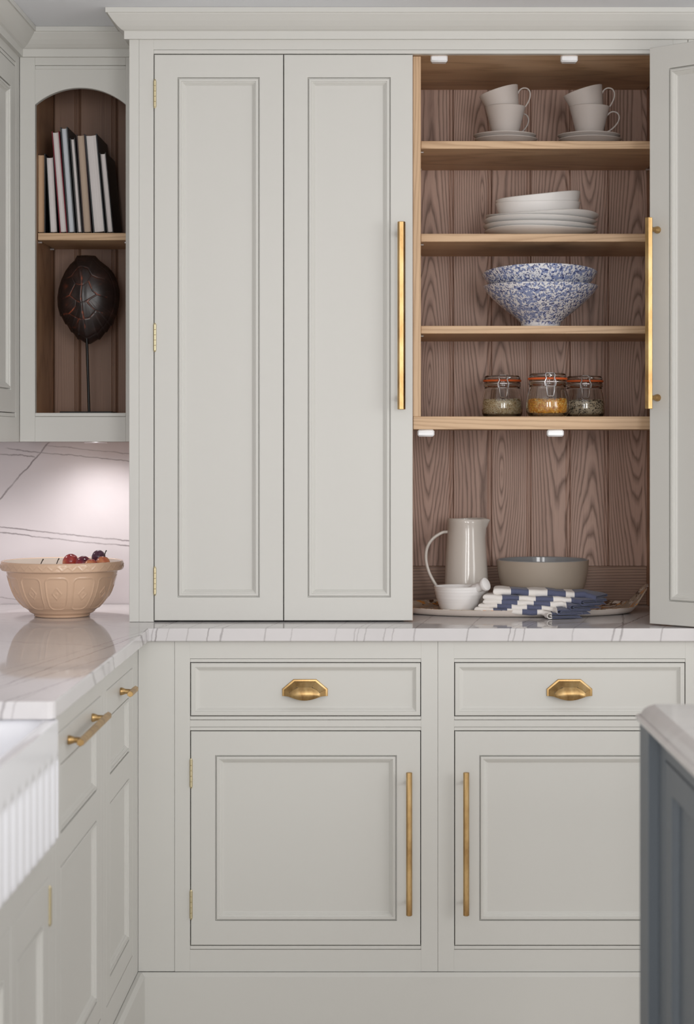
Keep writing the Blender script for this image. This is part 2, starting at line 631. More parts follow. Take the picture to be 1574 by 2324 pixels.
# oak interior of the right half
xp0, xp1 = XF(937.5) - .0005, (954.5 - 885) * 4.815 / FPX
ZSB0, ZSB1 = 1.3725, 1.4030     # fixed shelf over the alcove
mb = MB(); mb.box(xp0, xp1, .186, .655, ZSB1, 2.2535, .0008); build('partition', mb, oak_edge_v, lar, label='pale oak upright beside the shelves')
mb = MB(); mb.box(xp0 - .022, xp0, .186, .655, .9206, 2.2535); build('partition', mb, oak_side, lar)
mb = MB(); mb.box(xr0 + .001, xr0 + .02, .186, .655, .9206, 2.2535); build('side_lining', mb, oak_side, lar)
mb = MB(); mb.box(xp0, xr0, .1815, .655, 2.2545, 2.272); build('ceiling_lining', mb, oak_edge, lar)
YBK = .655
grooves = [929, 1028, 1115, 1204, 1293, 1380, 1468, 1540]
def back_board(w, h):
    m = MB()
    t = .012
    # profile across the width with a V edge and a bead on the right side
    pr = [(0, .0022), (.002, 0), (w - .0115, 0), (w - .0098, .0018), (w - .0088, .0018), (w - .0070, .0004), (w - .0045, 0.0), (w - .0018, .0006), (w - .0006, .0022), (w - .0006, t), (0, t)]
    m.rings([[(x - w / 2, y, 0) for x, y in pr], [(x - w / 2, y, h) for x, y in pr]], True, True, True)
    return m
bk = 4.63 + YBK
for a, b in zip(grooves[:-1], grooves[1:]):
    x0 = (a - 885) * bk / FPX; x1 = (b - 885) * bk / FPX
    x1 = min(x1, xr0 + .001)
    build('back_board', back_board(x1 - x0, 2.2545 - 1.0215), oak_board, lar, ((x0 + x1) / 2, YBK, 1.0215))
mb = MB(); mb.box(xp0, xr0 + .001, YBK - .001, YBK + .02, .9206, 1.0205, .001); build('back_upstand', mb, oak_rail, lar)
# shelves
YS = .262
shelf_z = []
for py0, py1 in ((320, 337.5), (530.5, 548.5), (739.5, 757)):
    d = 4.63 + YS
    z1 = CZ + (1000 - py0) * d / FPX; z0 = CZ + (1000 - py1) * d / FPX
    shelf_z.append(z1)
    mb = MB(); mb.box(xp1 + .0015, xr0 - .001, YS, YBK - .0005, z0, z1, .0008)
    sh = build('shelf', mb, oak_edge, lar)
    for yy in (YS + .03, YBK - .05):
        for xx, sgn in ((xp1, 1), (xr0, -1)):
            mp = MB(); mp.tube([(xx - .001 * sgn, yy, z0 - .004), (xx + .008 * sgn, yy, z0 - .004)], .0028, 8)
            build('shelf_peg', mp, steel, sh)
mb = MB(); mb.box(xp0 + .0002, xr0 - .001, .1845, YBK - .0005, ZSB0, ZSB1, .0012); build('shelf', mb, oak_edge, lar, label='thick oak shelf over the alcove')
shelf_z.append(ZSB1)
# clear white catches on the rail and on the thick shelf
def catch(px, py0, py1, d, w=.040):
    z0 = CZ + (1000 - py1) * d / FPX; z1 = CZ + (1000 - py0) * d / FPX
    x = (px - 885) * d / FPX
    m = MB(); m.box(x - w / 2, x + w / 2, d - 4.63, d - 4.63 + .03, z0, z1, .004)
    m.box(x - w / 2 + .002, x + w / 2 - .002, d - 4.63 - .0012, d - 4.63 + .003, z0 + .003, z1 - .006, .001)
    return build('door_catch', m, acrylic, lar, smooth=40, label='clear white acrylic door catch')
for px in (996, 1291.5): catch(px, 121.6, 140, 4.815)
for px in (966, 1260): catch(px, ZSB0 and (1000 - (ZSB0 - CZ) * FPX / 4.815), 991, 4.8165)
# folding doors
LW = 294 * sF - .002
hh = ZD1 - ZD0
def leaf(loc, rotz, ml, mr, w=LW):
    return panel_door('door', lar, loc, rotz, w, hh, .022, [(ml, .0545, w - mr, hh - .0535)])
def hinge_on(d, x, z, y=-.001, L=.062):
    return local('hinge', hinge_mb(L=L), hinge_brass, d, (x, y, z), smooth=40)
def zf(py): return CZ + (1000 - py) * sF
d1 = leaf((XF(349) + .001, YF, ZD0), 0, .0545, .055)
for py in (213, 766, 1318.5): hinge_on(d1, .0012, zf(py) - ZD0)
d2 = leaf((XF(643) + .001, YF, ZD0), 0, .0555, .0515)
zb1, zb0 = 1.8565, 1.4185
hL = zb1 - zb0
local('bar_handle', bar_handle(hL, .0092, .036), brass, d2, ((912.5 - 643) * sF * .992 - .001, 0, (zb0 + zb1) / 2 - ZD0), label='long hexagonal brass bar handle')
# right pair, half folded open
angB = math.radians(-43)
pB = Vector((.598, 4.71 - 4.63, ZD0))
d3 = leaf(pB, angB, .054, .054)
local('bar_handle', bar_handle(hL, .0092, .036), brass, d3, (.0245, 0, (zb0 + zb1) / 2 - ZD0), label='long hexagonal brass bar handle')
ub = Vector((math.cos(angB), math.sin(angB), 0)); nb = Vector((-math.sin(angB), math.cos(angB), 0))
J = pB + ub * LW + nb * .022
PV = Vector((xr0 + .006, YF, ZD0))
dirA = (PV - J); angA = math.atan2(dirA.y, dirA.x)
nA = Vector((-math.sin(angA), math.cos(angA), 0))
startA = J - nA * .024 + Vector((math.cos(angA), math.sin(angA), 0)) * .004
d4 = leaf(startA, angA, .054, .054, w=(PV - J).length - .012)

# ------------------------------------------------------------------ base cabinets, back run
YBf = 0.02
sB = 4.65 / FPX
def XB(px): return (px - 885) * sB
def ZB(py): return CZ + (1000 - py) * sB
ZT, ZP = .8895, ZB(2205)     # under worktop, plinth top
DRAW_PROF = ((0, .0015), (.0016, 0), (.0095, 0), (.0100, .0022), (.0120, .0030), (.0160, .0062), (.0182, .0072), (.0200, .0074))


def cup_pull_mb():
    k = .001
    m = MB()
    path = [(-52, -14), (-52, 2), (-26, 24), (26, 24), (52, 2), (52, -14)]
    def ring(sx, sz, y, dz=0):
        return [(x * sx * k, y * k, (-14 + (z + 14) * sz + dz) * k) for x, z in path]
    rs = [ring(1, 1, 0), ring(1, 1, -2.6), ring(.98, .975, -3.6), ring(.915, .885, -4.0), ring(.89, .84, -6), ring(.68, .56, -18)]
    m.rings(rs, False)
    # bowed front face ending in a curved lower lip
    top = rs[-1]
    n = 13
    A = []; B = []
    xl, xr = top[0][0], top[-1][0]
    rows = []
    for i in range(6):
        t = i / 5.0
        row = []
        for j in range(n):
            u = j / (n - 1.0)
            # top outline point along path
            L = u * 5
            a = min(int(L), 4); f = L - a
            p0, p1 = top[a], top[a + 1]
            tx = p0[0] + (p1[0] - p0[0]) * f; tz = p0[2] + (p1[2] - p0[2]) * f
            bx = xl * 1.02 + (xr - xl) * 1.02 * u
            bz = (-14 - 8.5 * math.sin(PI * u)) * k
            x = tx + (bx - tx) * t
            z = tz + (bz - tz) * t
            y = (-19 - 6.0 * math.sin(PI * min(1, t * 1.0)) * math.sin(PI * u) - 2.5 * math.sin(PI * u) * t) * k
            row.append((x, y, z))
        rows.append(row)
    m.rings(rows, False)
    # inner return so the shell has thickness at the lip
    last = rows[-1]
    m.rings([last, [(x * .96, y * .88, z + .0022) for x, y, z in last], [(x * .9, -.004, z * .2 - .006) for x, y, z in last]], False)
    return m


def base_cab(label, x0, x1, ox0, ox1, hinge_left, handle_px, seed):
    t = thing('base_cabinet', label, 'cabinet', ((x0 + x1) / 2, .32, ZP), group=None)
    zd0, zd1, ze0, ze1 = ZB(1626), ZB(1503), ZB(2147), ZB(1658)
    g = .0018
    def part(nm, *a, c=.0008, mat=paint):
        m = MB(); m.box(*a, c); return build(nm, m, mat, t)
    part('frame_stile', x0 + .0003, ox0, YBf, YBf + .022, ZP, ZT, c=.0003)
    part('frame_stile', ox1, x1 - .0003, YBf, YBf + .022, ZP, ZT, c=.0003)
    for z0, z1 in ((zd1, ZT), (ze1, zd0), (ZP, ze0)):
        m = MB()
        bz0 = z0 + (.0085 if z0 > ZP + .001 else 0); bz1 = z1 - (.0085 if z1 < ZT - .001 else 0)
        m.box(ox0, ox1, YBf, YBf + .022, bz0, bz1)
        if bz0 > z0: m.box(ox0, ox1, YBf + .001, YBf + .022, z0, bz0 - .0008, .0008)
        if bz1 < z1: m.box(ox0, ox1, YBf + .001, YBf + .022, bz1 + .0008, z1, .0008)
        build('frame_rail', m, paint, t)
    m = MB()
    m.box(x0 + .002, x0 + .02, YBf + .023, .62, ZP, ZT); m.box(x1 - .02, x1 - .002, YBf + .023, .62, ZP, ZT)
    m.box(x0 + .021, x1 - .021, .6, .62, ZP, ZT); m.box(x0 + .021, x1 - .021, YBf + .03, .599, ZP, ZP + .018)
    build('carcass', m, dark_gap, t)
    # drawer
    dw, dh = ox1 - ox0 - 2 * g, zd1 - zd0 - 2 * g
    m = MB()
    m.rect_loops([(0, 0, dw, dh, .02), (0, 0, dw, dh, .0016)] + [(d, d, dw - d, dh - d, y) for d, y in DRAW_PROF], True, True)
    dr = build('drawer', m, paint, t, (ox0 + g, YBf, zd0 + g))
    local('cup_pull', cup_pull_mb(), brass, dr, (handle_px[0] - (ox0 + g), .0072, ZB(1566) - zd0 - g), smooth=25, label='octagonal brass cup pull')
    # door
    w, h = dw, ze1 - ze0 - 2 * g
    d = panel_door('door', t, (ox0 + g, YBf, ze0 + g), 0, w, h, .022, [(.0555, ZB(2090) - ze0 - g, w - .0535, ZB(1714) - ze0 - g)])
    za, zb = ZB(2071), ZB(1748)
    local('bar_handle', bar_handle(zb - za, .0068, .032, r0=.0052), brass, d, (handle_px[1] - (ox0 + g), 0, (za + zb) / 2 - ze0 - g), label='hexagonal brass bar handle')
    if hinge_left:
        for py in (1755, 2053): hinge_on(d, .0006, ZB(py) - ze0 - g)
    else:
        for py in (1755, 2053): hinge_on(d, w - .0006, ZB(py) - ze0 - g)
    return t


base_cab('pale grey base cabinet under the left half of the worktop, door hinged left', XB(396), XB(993), XB(431), XB(955), True, (XB(691.5), XB(928) * .993), 1)
base_cab('pale grey base cabinet at right, partly behind the island, bar handle on its left', XB(993), XB(1590), XB(1030), XB(1554.5), False, (XB(1292), XB(1057.5) * .993), 2)
# corner filler
mb = MB(); mb.box(-.5745, XB(396) - .0003, YBf, YBf + .022, ZP, ZT, .0008)
tag(build('corner_filler', mb, paint), 'plain painted filler board in the corner between the two cabinet runs', 'filler')
# end panel at the right hand end of the run
mb = MB(); mb.box(XB(1590) + .001, XB(1590) + .02, YBf, .68, 0, ZT, .001)
tag(build('end_panel', mb, paint), 'painted end panel closing the right end of the base run', 'panel')
# plinths with a chamfered top, right run and left run
XPL = -.5575
mb = MB()
mb.rings([[(XPL - (y - .005), y, z), (XB(1590), y, z)] for y, z in ((.019, ZP - .0005), (.0125, ZP - .0005), (.005, ZP - .0085), (.005, .001), (.019, .001))], False)
tag(build('plinth', mb, paint), 'painted plinth with rounded top edge under the back cabinet run', 'plinth')
mb = MB()
mb.rings([[(x, -2.9, z), (x, .0049 + (XPL - x), z)] for x, z in ((-.574, ZP - .0005), (-.5655, ZP - .0005), (XPL, ZP - .0085), (XPL, .001), (-.574, .001))], False)
tag(build('plinth', mb, paint), 'painted plinth with rounded top edge under the left cabinet run', 'plinth')

# ------------------------------------------------------------------ worktop (L shaped)
def slab(poly, z0, z1, prof):
    """poly counter clockwise list of (x,y); prof list of (inset, z) from bottom to top; only used edges rounded"""
    m = MB()
    n = len(poly)
    pts = [Vector((x, y, 0)) for x, y in poly]
    def off(d):
        out = []
        for i in range(n):
            a, b, c = pts[i - 1], pts[i], pts[(i + 1) % n]
            e1 = (b - a).normalized(); e2 = (c - b).normalized()
            n1 = Vector((-e1.y, e1.x, 0)); n2 = Vector((-e2.y, e2.x, 0))
            k = (n1 + n2)
            k = k / max(1e-6, (1 + n1.dot(n2)))
            out.append(b + k * d)
        return out
    rs = []
    for d, z in prof:
        rs.append([(p.x, p.y, z) for p in off(d)])
    m.rings(rs, True, True, True)
    return m
XE = -.5475         # front edge of the left run
YSK = -1.30         # where the worktop stops at the sink
EP = ((.002, .89), (0, .892), (0, .917), (.001, .9192), (.003, .92))
r = .012
poly = [(XL + .001, -2.4), (-1.02, -2.4), (-1.02, YSK), (XE - r, YSK), (XE - r * .3, YSK + r * .3), (XE, YSK + r), (XE, 0), (.735, 0), (.735, .685), (XL + .001, .685)]
mb = slab(poly, .89, .92, EP)
tag(build('worktop', mb, worktop_mat, keep=True), 'polished white quartzite L-shaped worktop with grey veins', 'worktop')

# ------------------------------------------------------------------ left run base cabinets (face looks to +x)
XLF = -.5745
def left_cab(label, y0, y1, doors, parts_fn=None, ztop=ZT):
    t = thing('base_cabinet', label, 'cabinet', (XLF - .3, (y0 + y1) / 2, ZP))
    m = MB(); m.box(XLF - .6, XLF - .03, y0 + .002, y1 - .002, ZP, ztop); build('carcass', m, dark_gap, t)
    # frame: stiles and rails around door openings (door list of (ya, yb, za, zb))
    ya = min(d[0] for d in doors); yb = max(d[1] for d in doors); za = doors[0][2]; zb = doors[0][3]
    def fr(nm, *a):
        m = MB(); m.box(*a, .0003); build(nm, m, paint, t)
    fr('frame_stile', XLF - .022, XLF, y0 + .0005, ya, ZP, ztop)
    fr('frame_stile', XLF - .022, XLF, yb, y1 - .0005, ZP, ztop)
    fr('frame_rail', XLF - .022, XLF, ya, yb, zb, ztop)
    fr('frame_rail', XLF - .022, XLF, ya, yb, ZP, za)
    return t
def YL(px): return .5745 * FPX / (885 - px) - 4.63
R90 = PI / 2
g = .0018
# unit nearest the corner
def two_panel(t, ya, yb, za, zb):
    w = yb - ya - 2 * g; h = zb - za - 2 * g
    st = .052
    z0 = za + g
    return panel_door('door', t, (XLF, ya + g, za + g), R90, w, h, .022,
                      [(st, .245 - z0, w - st, .603 - z0), (st, .660 - z0, w - st, .782 - z0)])
cA = left_cab('narrow pale cabinet in the corner of the left run, short brass knob', -.535, .0, [(-.497, -.078, .196, .840)])
mb = MB(); mb.box(XLF - .022, XLF, .0005, .019, ZP, ZT); build('corner_post', mb, paint, cA)
dA = two_panel(cA, -.497, -.078, .196, .840)
local('bar_handle', bar_handle(.094, .0068, .027, 1e-5, 'x'), brass, dA, (.209, 0, .812 - .1978), label='short brass T-bar knob')
cB = left_cab('pale cabinet left of the sink corner with long brass rail handle', -1.157, -.5355, [(-1.125, -.573, .196, .840)])
dB = two_panel(cB, -1.125, -.573, .196, .840)
local('bar_handle', bar_handle(.36, .0072, .027, .146, 'x'), brass, dB, (.279, 0, .812 - .1978), label='brass rail handle on two posts')
# sink unit, two doors below the sink
ZSK = .683
cS = left_cab('pale two-door cabinet under the fluted sink', -2.12, -1.1575, [(-1.89, -1.19, .196, .613)], ztop=.676)
mb = MB(); mb.box(XLF - .022, XLF, -1.262, -1.158, .6765, ZT, .0008); build('frame_post', mb, paint, cS)
def one_panel(t, ya, yb, za, zb, hinge_far):
    w = yb - ya - 2 * g; h = zb - za - 2 * g
    d = panel_door('door', t, (XLF, ya + g, za + g), R90, w, h, .022, [(.055, .0535, w - .055, h - .067)])
    for zz in (.56, .25):
        hinge_on(d, w if hinge_far else 0, zz - za)
    return d
one_panel(cS, -1.54, -1.19, .196, .613, True)
one_panel(cS, -1.89, -1.54, .196, .613, False)

# ------------------------------------------------------------------ fluted sink
XS = -.5435
YS1, YS0 = -1.268, -2.055
ZS1 = .8878
def sink_mb():
    m = MB()
    rc = .022
    # outline of the front face in (y,z) with rounded corners, swept backwards
    nF = 312
    zs = [ZSK + .0] + [ZSK + .004, ZSK + .012] + [ZSK + .02 + i * (.1275 - .02) / 6 for i in range(7)] + [ZSK + .134, ZSK + .141, ZSK + .146, ZSK + .16, ZS1 - .008, ZS1 - .002, ZS1]
    zs = sorted(set(zs))
    ys = [YS0 + (YS1 - YS0) * j / nF for j in range(nF + 1)]
    y_in0, y_in1 = YS0 + .018, YS1 - .018
    pitch = .0575
    rows = []
    for z in zs:
        row = []
        h = z - ZSK
        ft = max(0, min(1, (.146 - h) / .012)) if h > .134 else 1.0
        bot = .012 * max(0, 1 - h / .012) ** 2
        for y in ys:
            t = (y - y_in1) / pitch
            inside = y_in0 < y < y_in1
            rib = 0
            if inside:
                rib = abs(math.sin(PI * t))
                rib = .0115 * (rib ** .7) * ft
            base = -.0105 * ft
            edge = min(y - YS0, YS1 - y)
            rnd = 0
            if edge < rc: rnd = -(rc - math.sqrt(max(0, rc * rc - (rc - edge) ** 2)))
            zz = z
            x = XS + (base + rib if inside else base * 0) * 1.0 + rnd - bot
            # lower corners rounded
            re = .045
            if edge < re:
                lift = re - math.sqrt(max(0, re * re - (re - edge) ** 2))
                zz = max(z, ZSK + lift) if h < re else z
            row.append((x, y, zz))
        rows.append(row)
    top = rows[-1]
    # rim, inside wall and basin
    xb = XS - .455
    wt = .024
    def at(y): return max(YS0 + wt, min(YS1 - wt, y))
    rows.append([(min(x, XS - .004) - .002, y, ZS1 + .0012) for x, y, z in top])
    m.rings(rows, False)
    # top ring as frame + basin by rectangular loops in plan
    def loop(d, z, xf):
        x0, x1, y0, y1 = xb + d, xf - d, YS0 + d, YS1 - d
        pts = []
        q = max(.004, .028 - d * .0)
        for cx, cy, a0 in ((x1 - q, y0 + q, -PI / 2), (x1 - q, y1 - q, 0), (x0 + q, y1 - q, PI / 2), (x0 + q, y0 + q, PI)):
            for k in range(7):
                a = a0 + k * PI / 12
                pts.append((cx + q * math.cos(a), cy + q * math.sin(a), z))
        return pts
    L = [loop(.003, ZSK + .002, XS - .014), loop(.003, ZS1 - .001, XS - .003), loop(.004, ZS1 + .001, XS - .001), loop(.018, ZS1 + .0015, XS), loop(.022, ZS1 - .002, XS), loop(.026, ZS1 - .03, XS),
         loop(.03, ZSK + .05, XS), loop(.045, ZSK + .03, XS), loop(.08, ZSK + .024, XS), loop(.2, ZSK + .022, XS)]
    m.rings(L, True, True, True)
    return m
tag(build('sink', sink_mb(), sink_white, smooth=50), 'glossy white farmhouse sink with a fluted front', 'sink')

# ------------------------------------------------------------------ wall cabinets at upper left
DA = 5.01
YA = DA - 4.63
def XA(px): return (px - 885) * DA / FPX
def ZA(py): return CZ + (1000 - py) * DA / FPX
xa0, xa1 = -.910, -.6135
ZWB = 1.3432
ar = thing('wall_cabinet', 'arched open oak-lined wall cabinet holding books and the shell', 'cabinet', ((xa0 + xa1) / 2, .53, ZWB))
def ap(nm, *a, c=.0008, mat=paint, **k):
    m = MB(); m.box(*a, c); return build(nm, m, mat, ar, **k)
xo0, xo1 = XA(79.5), XA(285)
ap('frame_stile', xa0 + .0005, xo0, YA, YA + .022, ZWB, 2.30)
ap('frame_stile', xo1, xa1, YA, YA + .022, ZWB, 2.30)
zo0 = ZA(937)
m = MB(); m.box(xo0, xo1, YA, YA + .022, ZWB, zo0 - .0095, .0006); m.box(xo0, xo1, YA + .0008, YA + .022, zo0 - .009, zo0, .001)
build('frame_rail', m, paint, ar)
zh = ZA(157)
m = MB(); m.box(xo0, xo1, YA, YA + .022, zh + .0095, 2.30, .0006); m.box(xo0, xo1, YA + .0008, YA + .022, zh, zh + .009, .001)
build('frame_rail', m, paint, ar)
# arch board
zsp, zap = ZA(237), ZA(199)
n = 40
hw = (xo1 - xo0) / 2; rise = zap - zsp
R = (hw * hw + rise * rise) / (2 * rise)
arc = []
for k in range(n + 1):
    x = -hw + 2 * hw * k / n
    arc.append(((xo0 + xo1) / 2 + x, zap - R + math.sqrt(R * R - x * x)))
m = MB()
fr = [(x, YA + .0025, z) for x, z in arc]; bk_ = [(x, YA + .020, z) for x, z in arc]
fr0 = [(x, YA + .0035, z - .0000) for x, z in arc]
topf = [(x, YA + .0025, zh) for x, z in arc]; topb = [(x, YA + .020, zh) for x, z in arc]
m.rings([topf, [(x, YA + .0025, z + .0012) for x, z in arc], [(x, YA + .0037, z) for x, z in arc], bk_, topb], False)
build('arch_board', m, paint, ar, smooth=30)
# body
ap('side_panel', xa0 + .001, xo0 - .004, YA + .023, YB - .002, ZWB, 2.30, mat=oak_side)
ap('side_lining', xo0 - .0035, xo0 - .0005, YA + .0225, .6585, zo0 - .002, 2.26, mat=oak_side, c=0)
ap('side_panel', xo1 + .001, xa1 - .0005, YA + .023, YB - .002, ZWB, 2.30, mat=oak_side)
ap('base_board', xo0 - .003, xo1 + .0005, YA + .0225, YB - .002, ZWB + .001, zo0 - .0005, mat=oak_edge)
ap('top_board', xo0 - .003, xo1 + .0005, YA + .0225, YB - .002, 2.262, 2.30, mat=oak_side)
ga = [94, 181, 265, 352]
bk2 = 5.289
def plain_board(w, h):
    m = MB()
    pr = [(0, .004), (.004, 0), (w - .014, 0), (w - .0115, .003), (w - .0095, .003), (w - .008, .0005), (w - .004, 0), (w - .0008, .004), (w - .0008, .012), (0, .012)]
    m.rings([[(x - w / 2, y, 0) for x, y in pr], [(x - w / 2, y, h) for x, y in pr]], True, True, True)
    return m
for a, b in zip(ga[:-1], ga[1:]):
    x0 = max((a - 885) * bk2 / FPX, xo0 - .0003); x1 = min((b - 885) * bk2 / FPX, xo1 + .0008)
    build('back_board', plain_board(x1 - x0, 2.2615 - zo0 + .0005), oak_plain, ar, ((x0 + x1) / 2, .659, zo0 - .0003))
zs1, zs0 = CZ + (1000 - 528.7) * 5.045 / FPX, CZ + (1000 - 545) * 5.045 / FPX
sh = ap('shelf', xo0 + .001, xo1 - .0005, .415, .658, zs0, zs1, mat=oak_edge)
for yy in (.43, .61):
    mp = MB(); mp.tube([(xo0 - .001, yy, zs0 - .004), (xo0 + .009, yy, zs0 - .004)], .0028, 8); build('shelf_peg', mp, steel, sh)
mp = MB(); mp.tube([(xo1 + .001, .43, zs0 - .004), (xo1 - .009, .43, zs0 - .004)], .0028, 8); build('shelf_peg', mp, steel, sh)
# cornice of the arched cabinet, mitred into the left one
m = MB(); rs = []
for p, z in CORN:
    rs.append([(xa0 + p, YA - p, z), (xa1 + .0002, YA - p, z)])
m.rings(rs, False)
build('cornice', m, paint, ar)

# left wall cabinet with a panelled door
lw = thing('wall_cabinet', 'painted wall cabinet on the left wall with panelled door and brass hinges', 'cabinet', (xa0 - .15, -.1, ZWB))
YD1 = .333
def lp(nm, *a, c=.0008, mat=paint, **k):
    m = MB(); m.box(*a, c); return build(nm, m, mat, lw, **k)
ld0 = YD1 - .52
zt, zb = 2.257, 1.4125
lp('frame_stile', xa0 - .022, xa0, YD1, YA - .0004, ZWB, 2.30)
lp('frame_stile', xa0 - .022, xa0, ld0 - .05, ld0, ZWB, 2.30)
m = MB(); m.box(xa0 - .022, xa0, ld0, YD1, ZWB, zb - .0095); m.box(xa0 - .022, xa0 - .001, ld0, YD1, zb - .009, zb, .0008); build('frame_rail', m, paint, lw)
m = MB(); m.box(xa0 - .022, xa0, ld0, YD1, zt + .0095, 2.30); m.box(xa0 - .022, xa0 - .001, ld0, YD1, zt, zt + .009, .0008); build('frame_rail', m, paint, lw)
m = MB(); m.box(XL + .022, xa0 - .024, ld0 - .048, YB - .003, ZWB + .001, 2.34); build('carcass', m, paint, lw)
w = YD1 - ld0 - 2 * g; h = zt - zb - 2 * g
dL = panel_door('door', lw, (xa0, ld0 + g, zb + g), R90, w, h, .022, [(.062, 1.468 - zb - g, w - .0625, 2.198 - zb - g)])
for zz in (CZ + (1000 - 243) * 1.072, CZ + (1000 - 846) * 1.072): hinge_on(dL, w - .0005, zz - zb, -.0015, .062)
m = MB(); rs = []
for p, z in CORN:
    rs.append([(xa0 + p, YA - p, z), (xa0 + p, ld0 - .06, z)])
m.rings(rs, False)
build('cornice', m, paint, lw)
# puck light under the arched cabinet
m = MB(); m.lathe([(.028, 0), (.03, .001), (.03, .0028)], 28, -.74, .50, ZWB - .0125 + .0095)
tag(build('puck_light', m, steel, smooth=40), 'small round light under the arched wall cabinet', 'light')

# ------------------------------------------------------------------ kitchen island at right (turned a degree)
isl = thing('island_cabinet', 'dark blue-grey island cabinet at the lower right', 'cabinet', (.404, -1.325, 0.0), math.radians(1.05))
def ip(nm, *a, c=.001, mat=island_paint, **k):
    m = MB(); m.box(*a, c); return local(nm, m, mat, isl, **k)
ip('end_panel', 0, .90, -.098, 0, .001, .889)                       # thick far end panel, proud of the doors
ip('frame_stile', .0155, .04, -.165, -.0985, .10, .889)
ip('frame_rail', .0155, .04, -1.75, -.1655, .856, .889)
ip('plinth', .03, .05, -1.75, -.0985, .001, .0995)
m = MB(); m.box(.041, .88, -1.75, -.0985, .1, .88); local('carcass', m, island_paint, isl)
def island_door(y0, y1):
    w = y1 - y0 - .004; h = .853 - .105
    W = WM[isl] @ Matrix.Translation((.0155, y1 - .002, .105)) @ Matrix.Rotation(-R90, 4, 'Z')
    prof = ((0, 0), (.0006, .006), (.003, .011), (.012, .0118))
    return panel_door('door', isl, W.to_translation(), W.to_euler().z, w, h, .022, [(.062, .07, w - .062, h - .042)], mat=island_paint, prof=prof)
island_door(-.62, -.1665)
island_door(-1.08, -.6205)
island_door(-1.54, -1.081)
m = slab([(-.004, -1.80), (.95, -1.80), (.95, .018), (-.004, .018)], .89, .92,
         ((.004, .8901), (0, .892), (0, .8985), (.003, .9015), (.007, .9025), (.0085, .905), (.012, .911), (.018, .916), (.0235, .9185), (.026, .92)))
W = WM[isl]
tag(build('island_worktop', m, island_top_mat, None, W.to_translation(), W.to_euler(), 30), 'thick white stone top with moulded edge on the dark island', 'worktop')

# ------------------------------------------------------------------ crockery
def wall_prof(outer, t, base_in):
    """closed cup profile from outer (r,z) list bottom to top: adds a lip and inner wall"""
    inner = [(max(r - t, .0005), z if i else base_in) for i, (r, z) in enumerate(outer)]
    top = outer[-1]
    lip = [(top[0] - t * .5, top[1] + t * .35)]
    inn = [(r, max(z, base_in)) for r, z in reversed(inner)]
    inn[0] = (top[0] - t, top[1] - .0002)
    return [(0, outer[0][1] + .0015), (outer[0][0] * .8, outer[0][1] + .0015), (outer[0][0] * .86, outer[0][1])] + outer + lip + inn + [(0, base_in)]


def arc_handle(m, pts, rad, n=10):
    """smooth tube through pts (Catmull-Rom)"""
    P_ = [Vector(p) for p in pts]
    P_ = [P_[0] * 2 - P_[1]] + P_ + [P_[-1] * 2 - P_[-2]]
    out = []
    for i in range(1, len(P_) - 2):
        for k in range(7):
            t = k / 7.0
            a, b, c, d = P_[i - 1], P_[i], P_[i + 1], P_[i + 2]
            out.append(.5 * ((2 * b) + (c - a) * t + (2 * a - 5 * b + 4 * c - d) * t * t + (3 * b - a - 3 * c + d) * t ** 3))
    out.append(P_[-2])
    N = len(out) - 1
    rr = [rad[0] + (rad[1] - rad[0]) * math.sin(PI * i / N) for i in range(N + 1)] if isinstance(rad, tuple) else rad
    m.tube(out, rr, n)


Z1, Z2, Z3, Z4 = shelf_z
# saucers
def saucer_mb():
    m = MB()
    R = .0775
    o = [(.030, .0), (.032, .003), (.050, .0085), (.066, .0165), (R, .0245)]
    m.lathe([(0, .002), (.026, .002), (.027, 0)] + o + [(R + .0002, .0262), (R - .0025, .0262), (.063, .0185), (.047, .0105), (.030, .006), (0, .0055)], 56)
    return m
CUPO = [(.0265, 0), (.0275, .0015), (.0300, .010), (.0355, .034), (.0415, .058), (.0468, .0785), (.0498, .0900)]
def cup_parts(t, swap=0):
    m = MB(); m.lathe(wall_prof(CUPO, .0024, .004), 56)
    local('cup_body', m, cup_matt, t, smooth=45)
    m = MB()
    arc_handle(m, [(.0440, 0, .0700), (.0505, 0, .0765), (.0600, 0, .0790), (.0700, 0, .0745), (.0735, 0, .0640), (.0690, 0, .0510), (.0570, 0, .0375), (.0440, 0, .0290), (.0345, 0, .0250)], .0019)
    local('handle', m, cup_matt, t, (0, 0, 0), (0, 0, swap), smooth=60)
sd = .0098
for side, cx, dd, hrot, hrot2, nm in (('left', 1146, 5.045, 35, 0, 'left-hand'), ('right', 1337, 5.045, 0, 0, 'right-hand')):
    x = (cx - 885) * dd / FPX; y = dd - 4.63
    for k in (0, 1):
        t = build('saucer', saucer_mb(), cup_matt, None, (x + (.0015 if k == 0 else -.0015), y, Z1 + .0003 + sd * k), (0, 0, 0), 45)
        tag(t, '%s saucer under the %s stack of two cups on the top shelf' % (('lower', 'upper')[k], nm), 'saucer', 'saucers on the top shelf')
    zc = Z1 + .0003 + sd + .0058
    t = thing('cup', 'lower beige stoneware cup of the %s stack, standing on saucers' % nm, 'cup', (x, y, zc), math.radians(hrot), 'stacked cups on the top shelf')
    cup_parts(t)
    tilt = math.radians(-17)
    t = thing('cup', 'tilted beige stoneware cup resting inside the lower cup, %s stack' % nm, 'cup', (x + .0095, y - .001, zc + .0440), 0, 'stacked cups on the top shelf', rot=(0, tilt, math.radians(hrot2)))
    cup_parts(t)

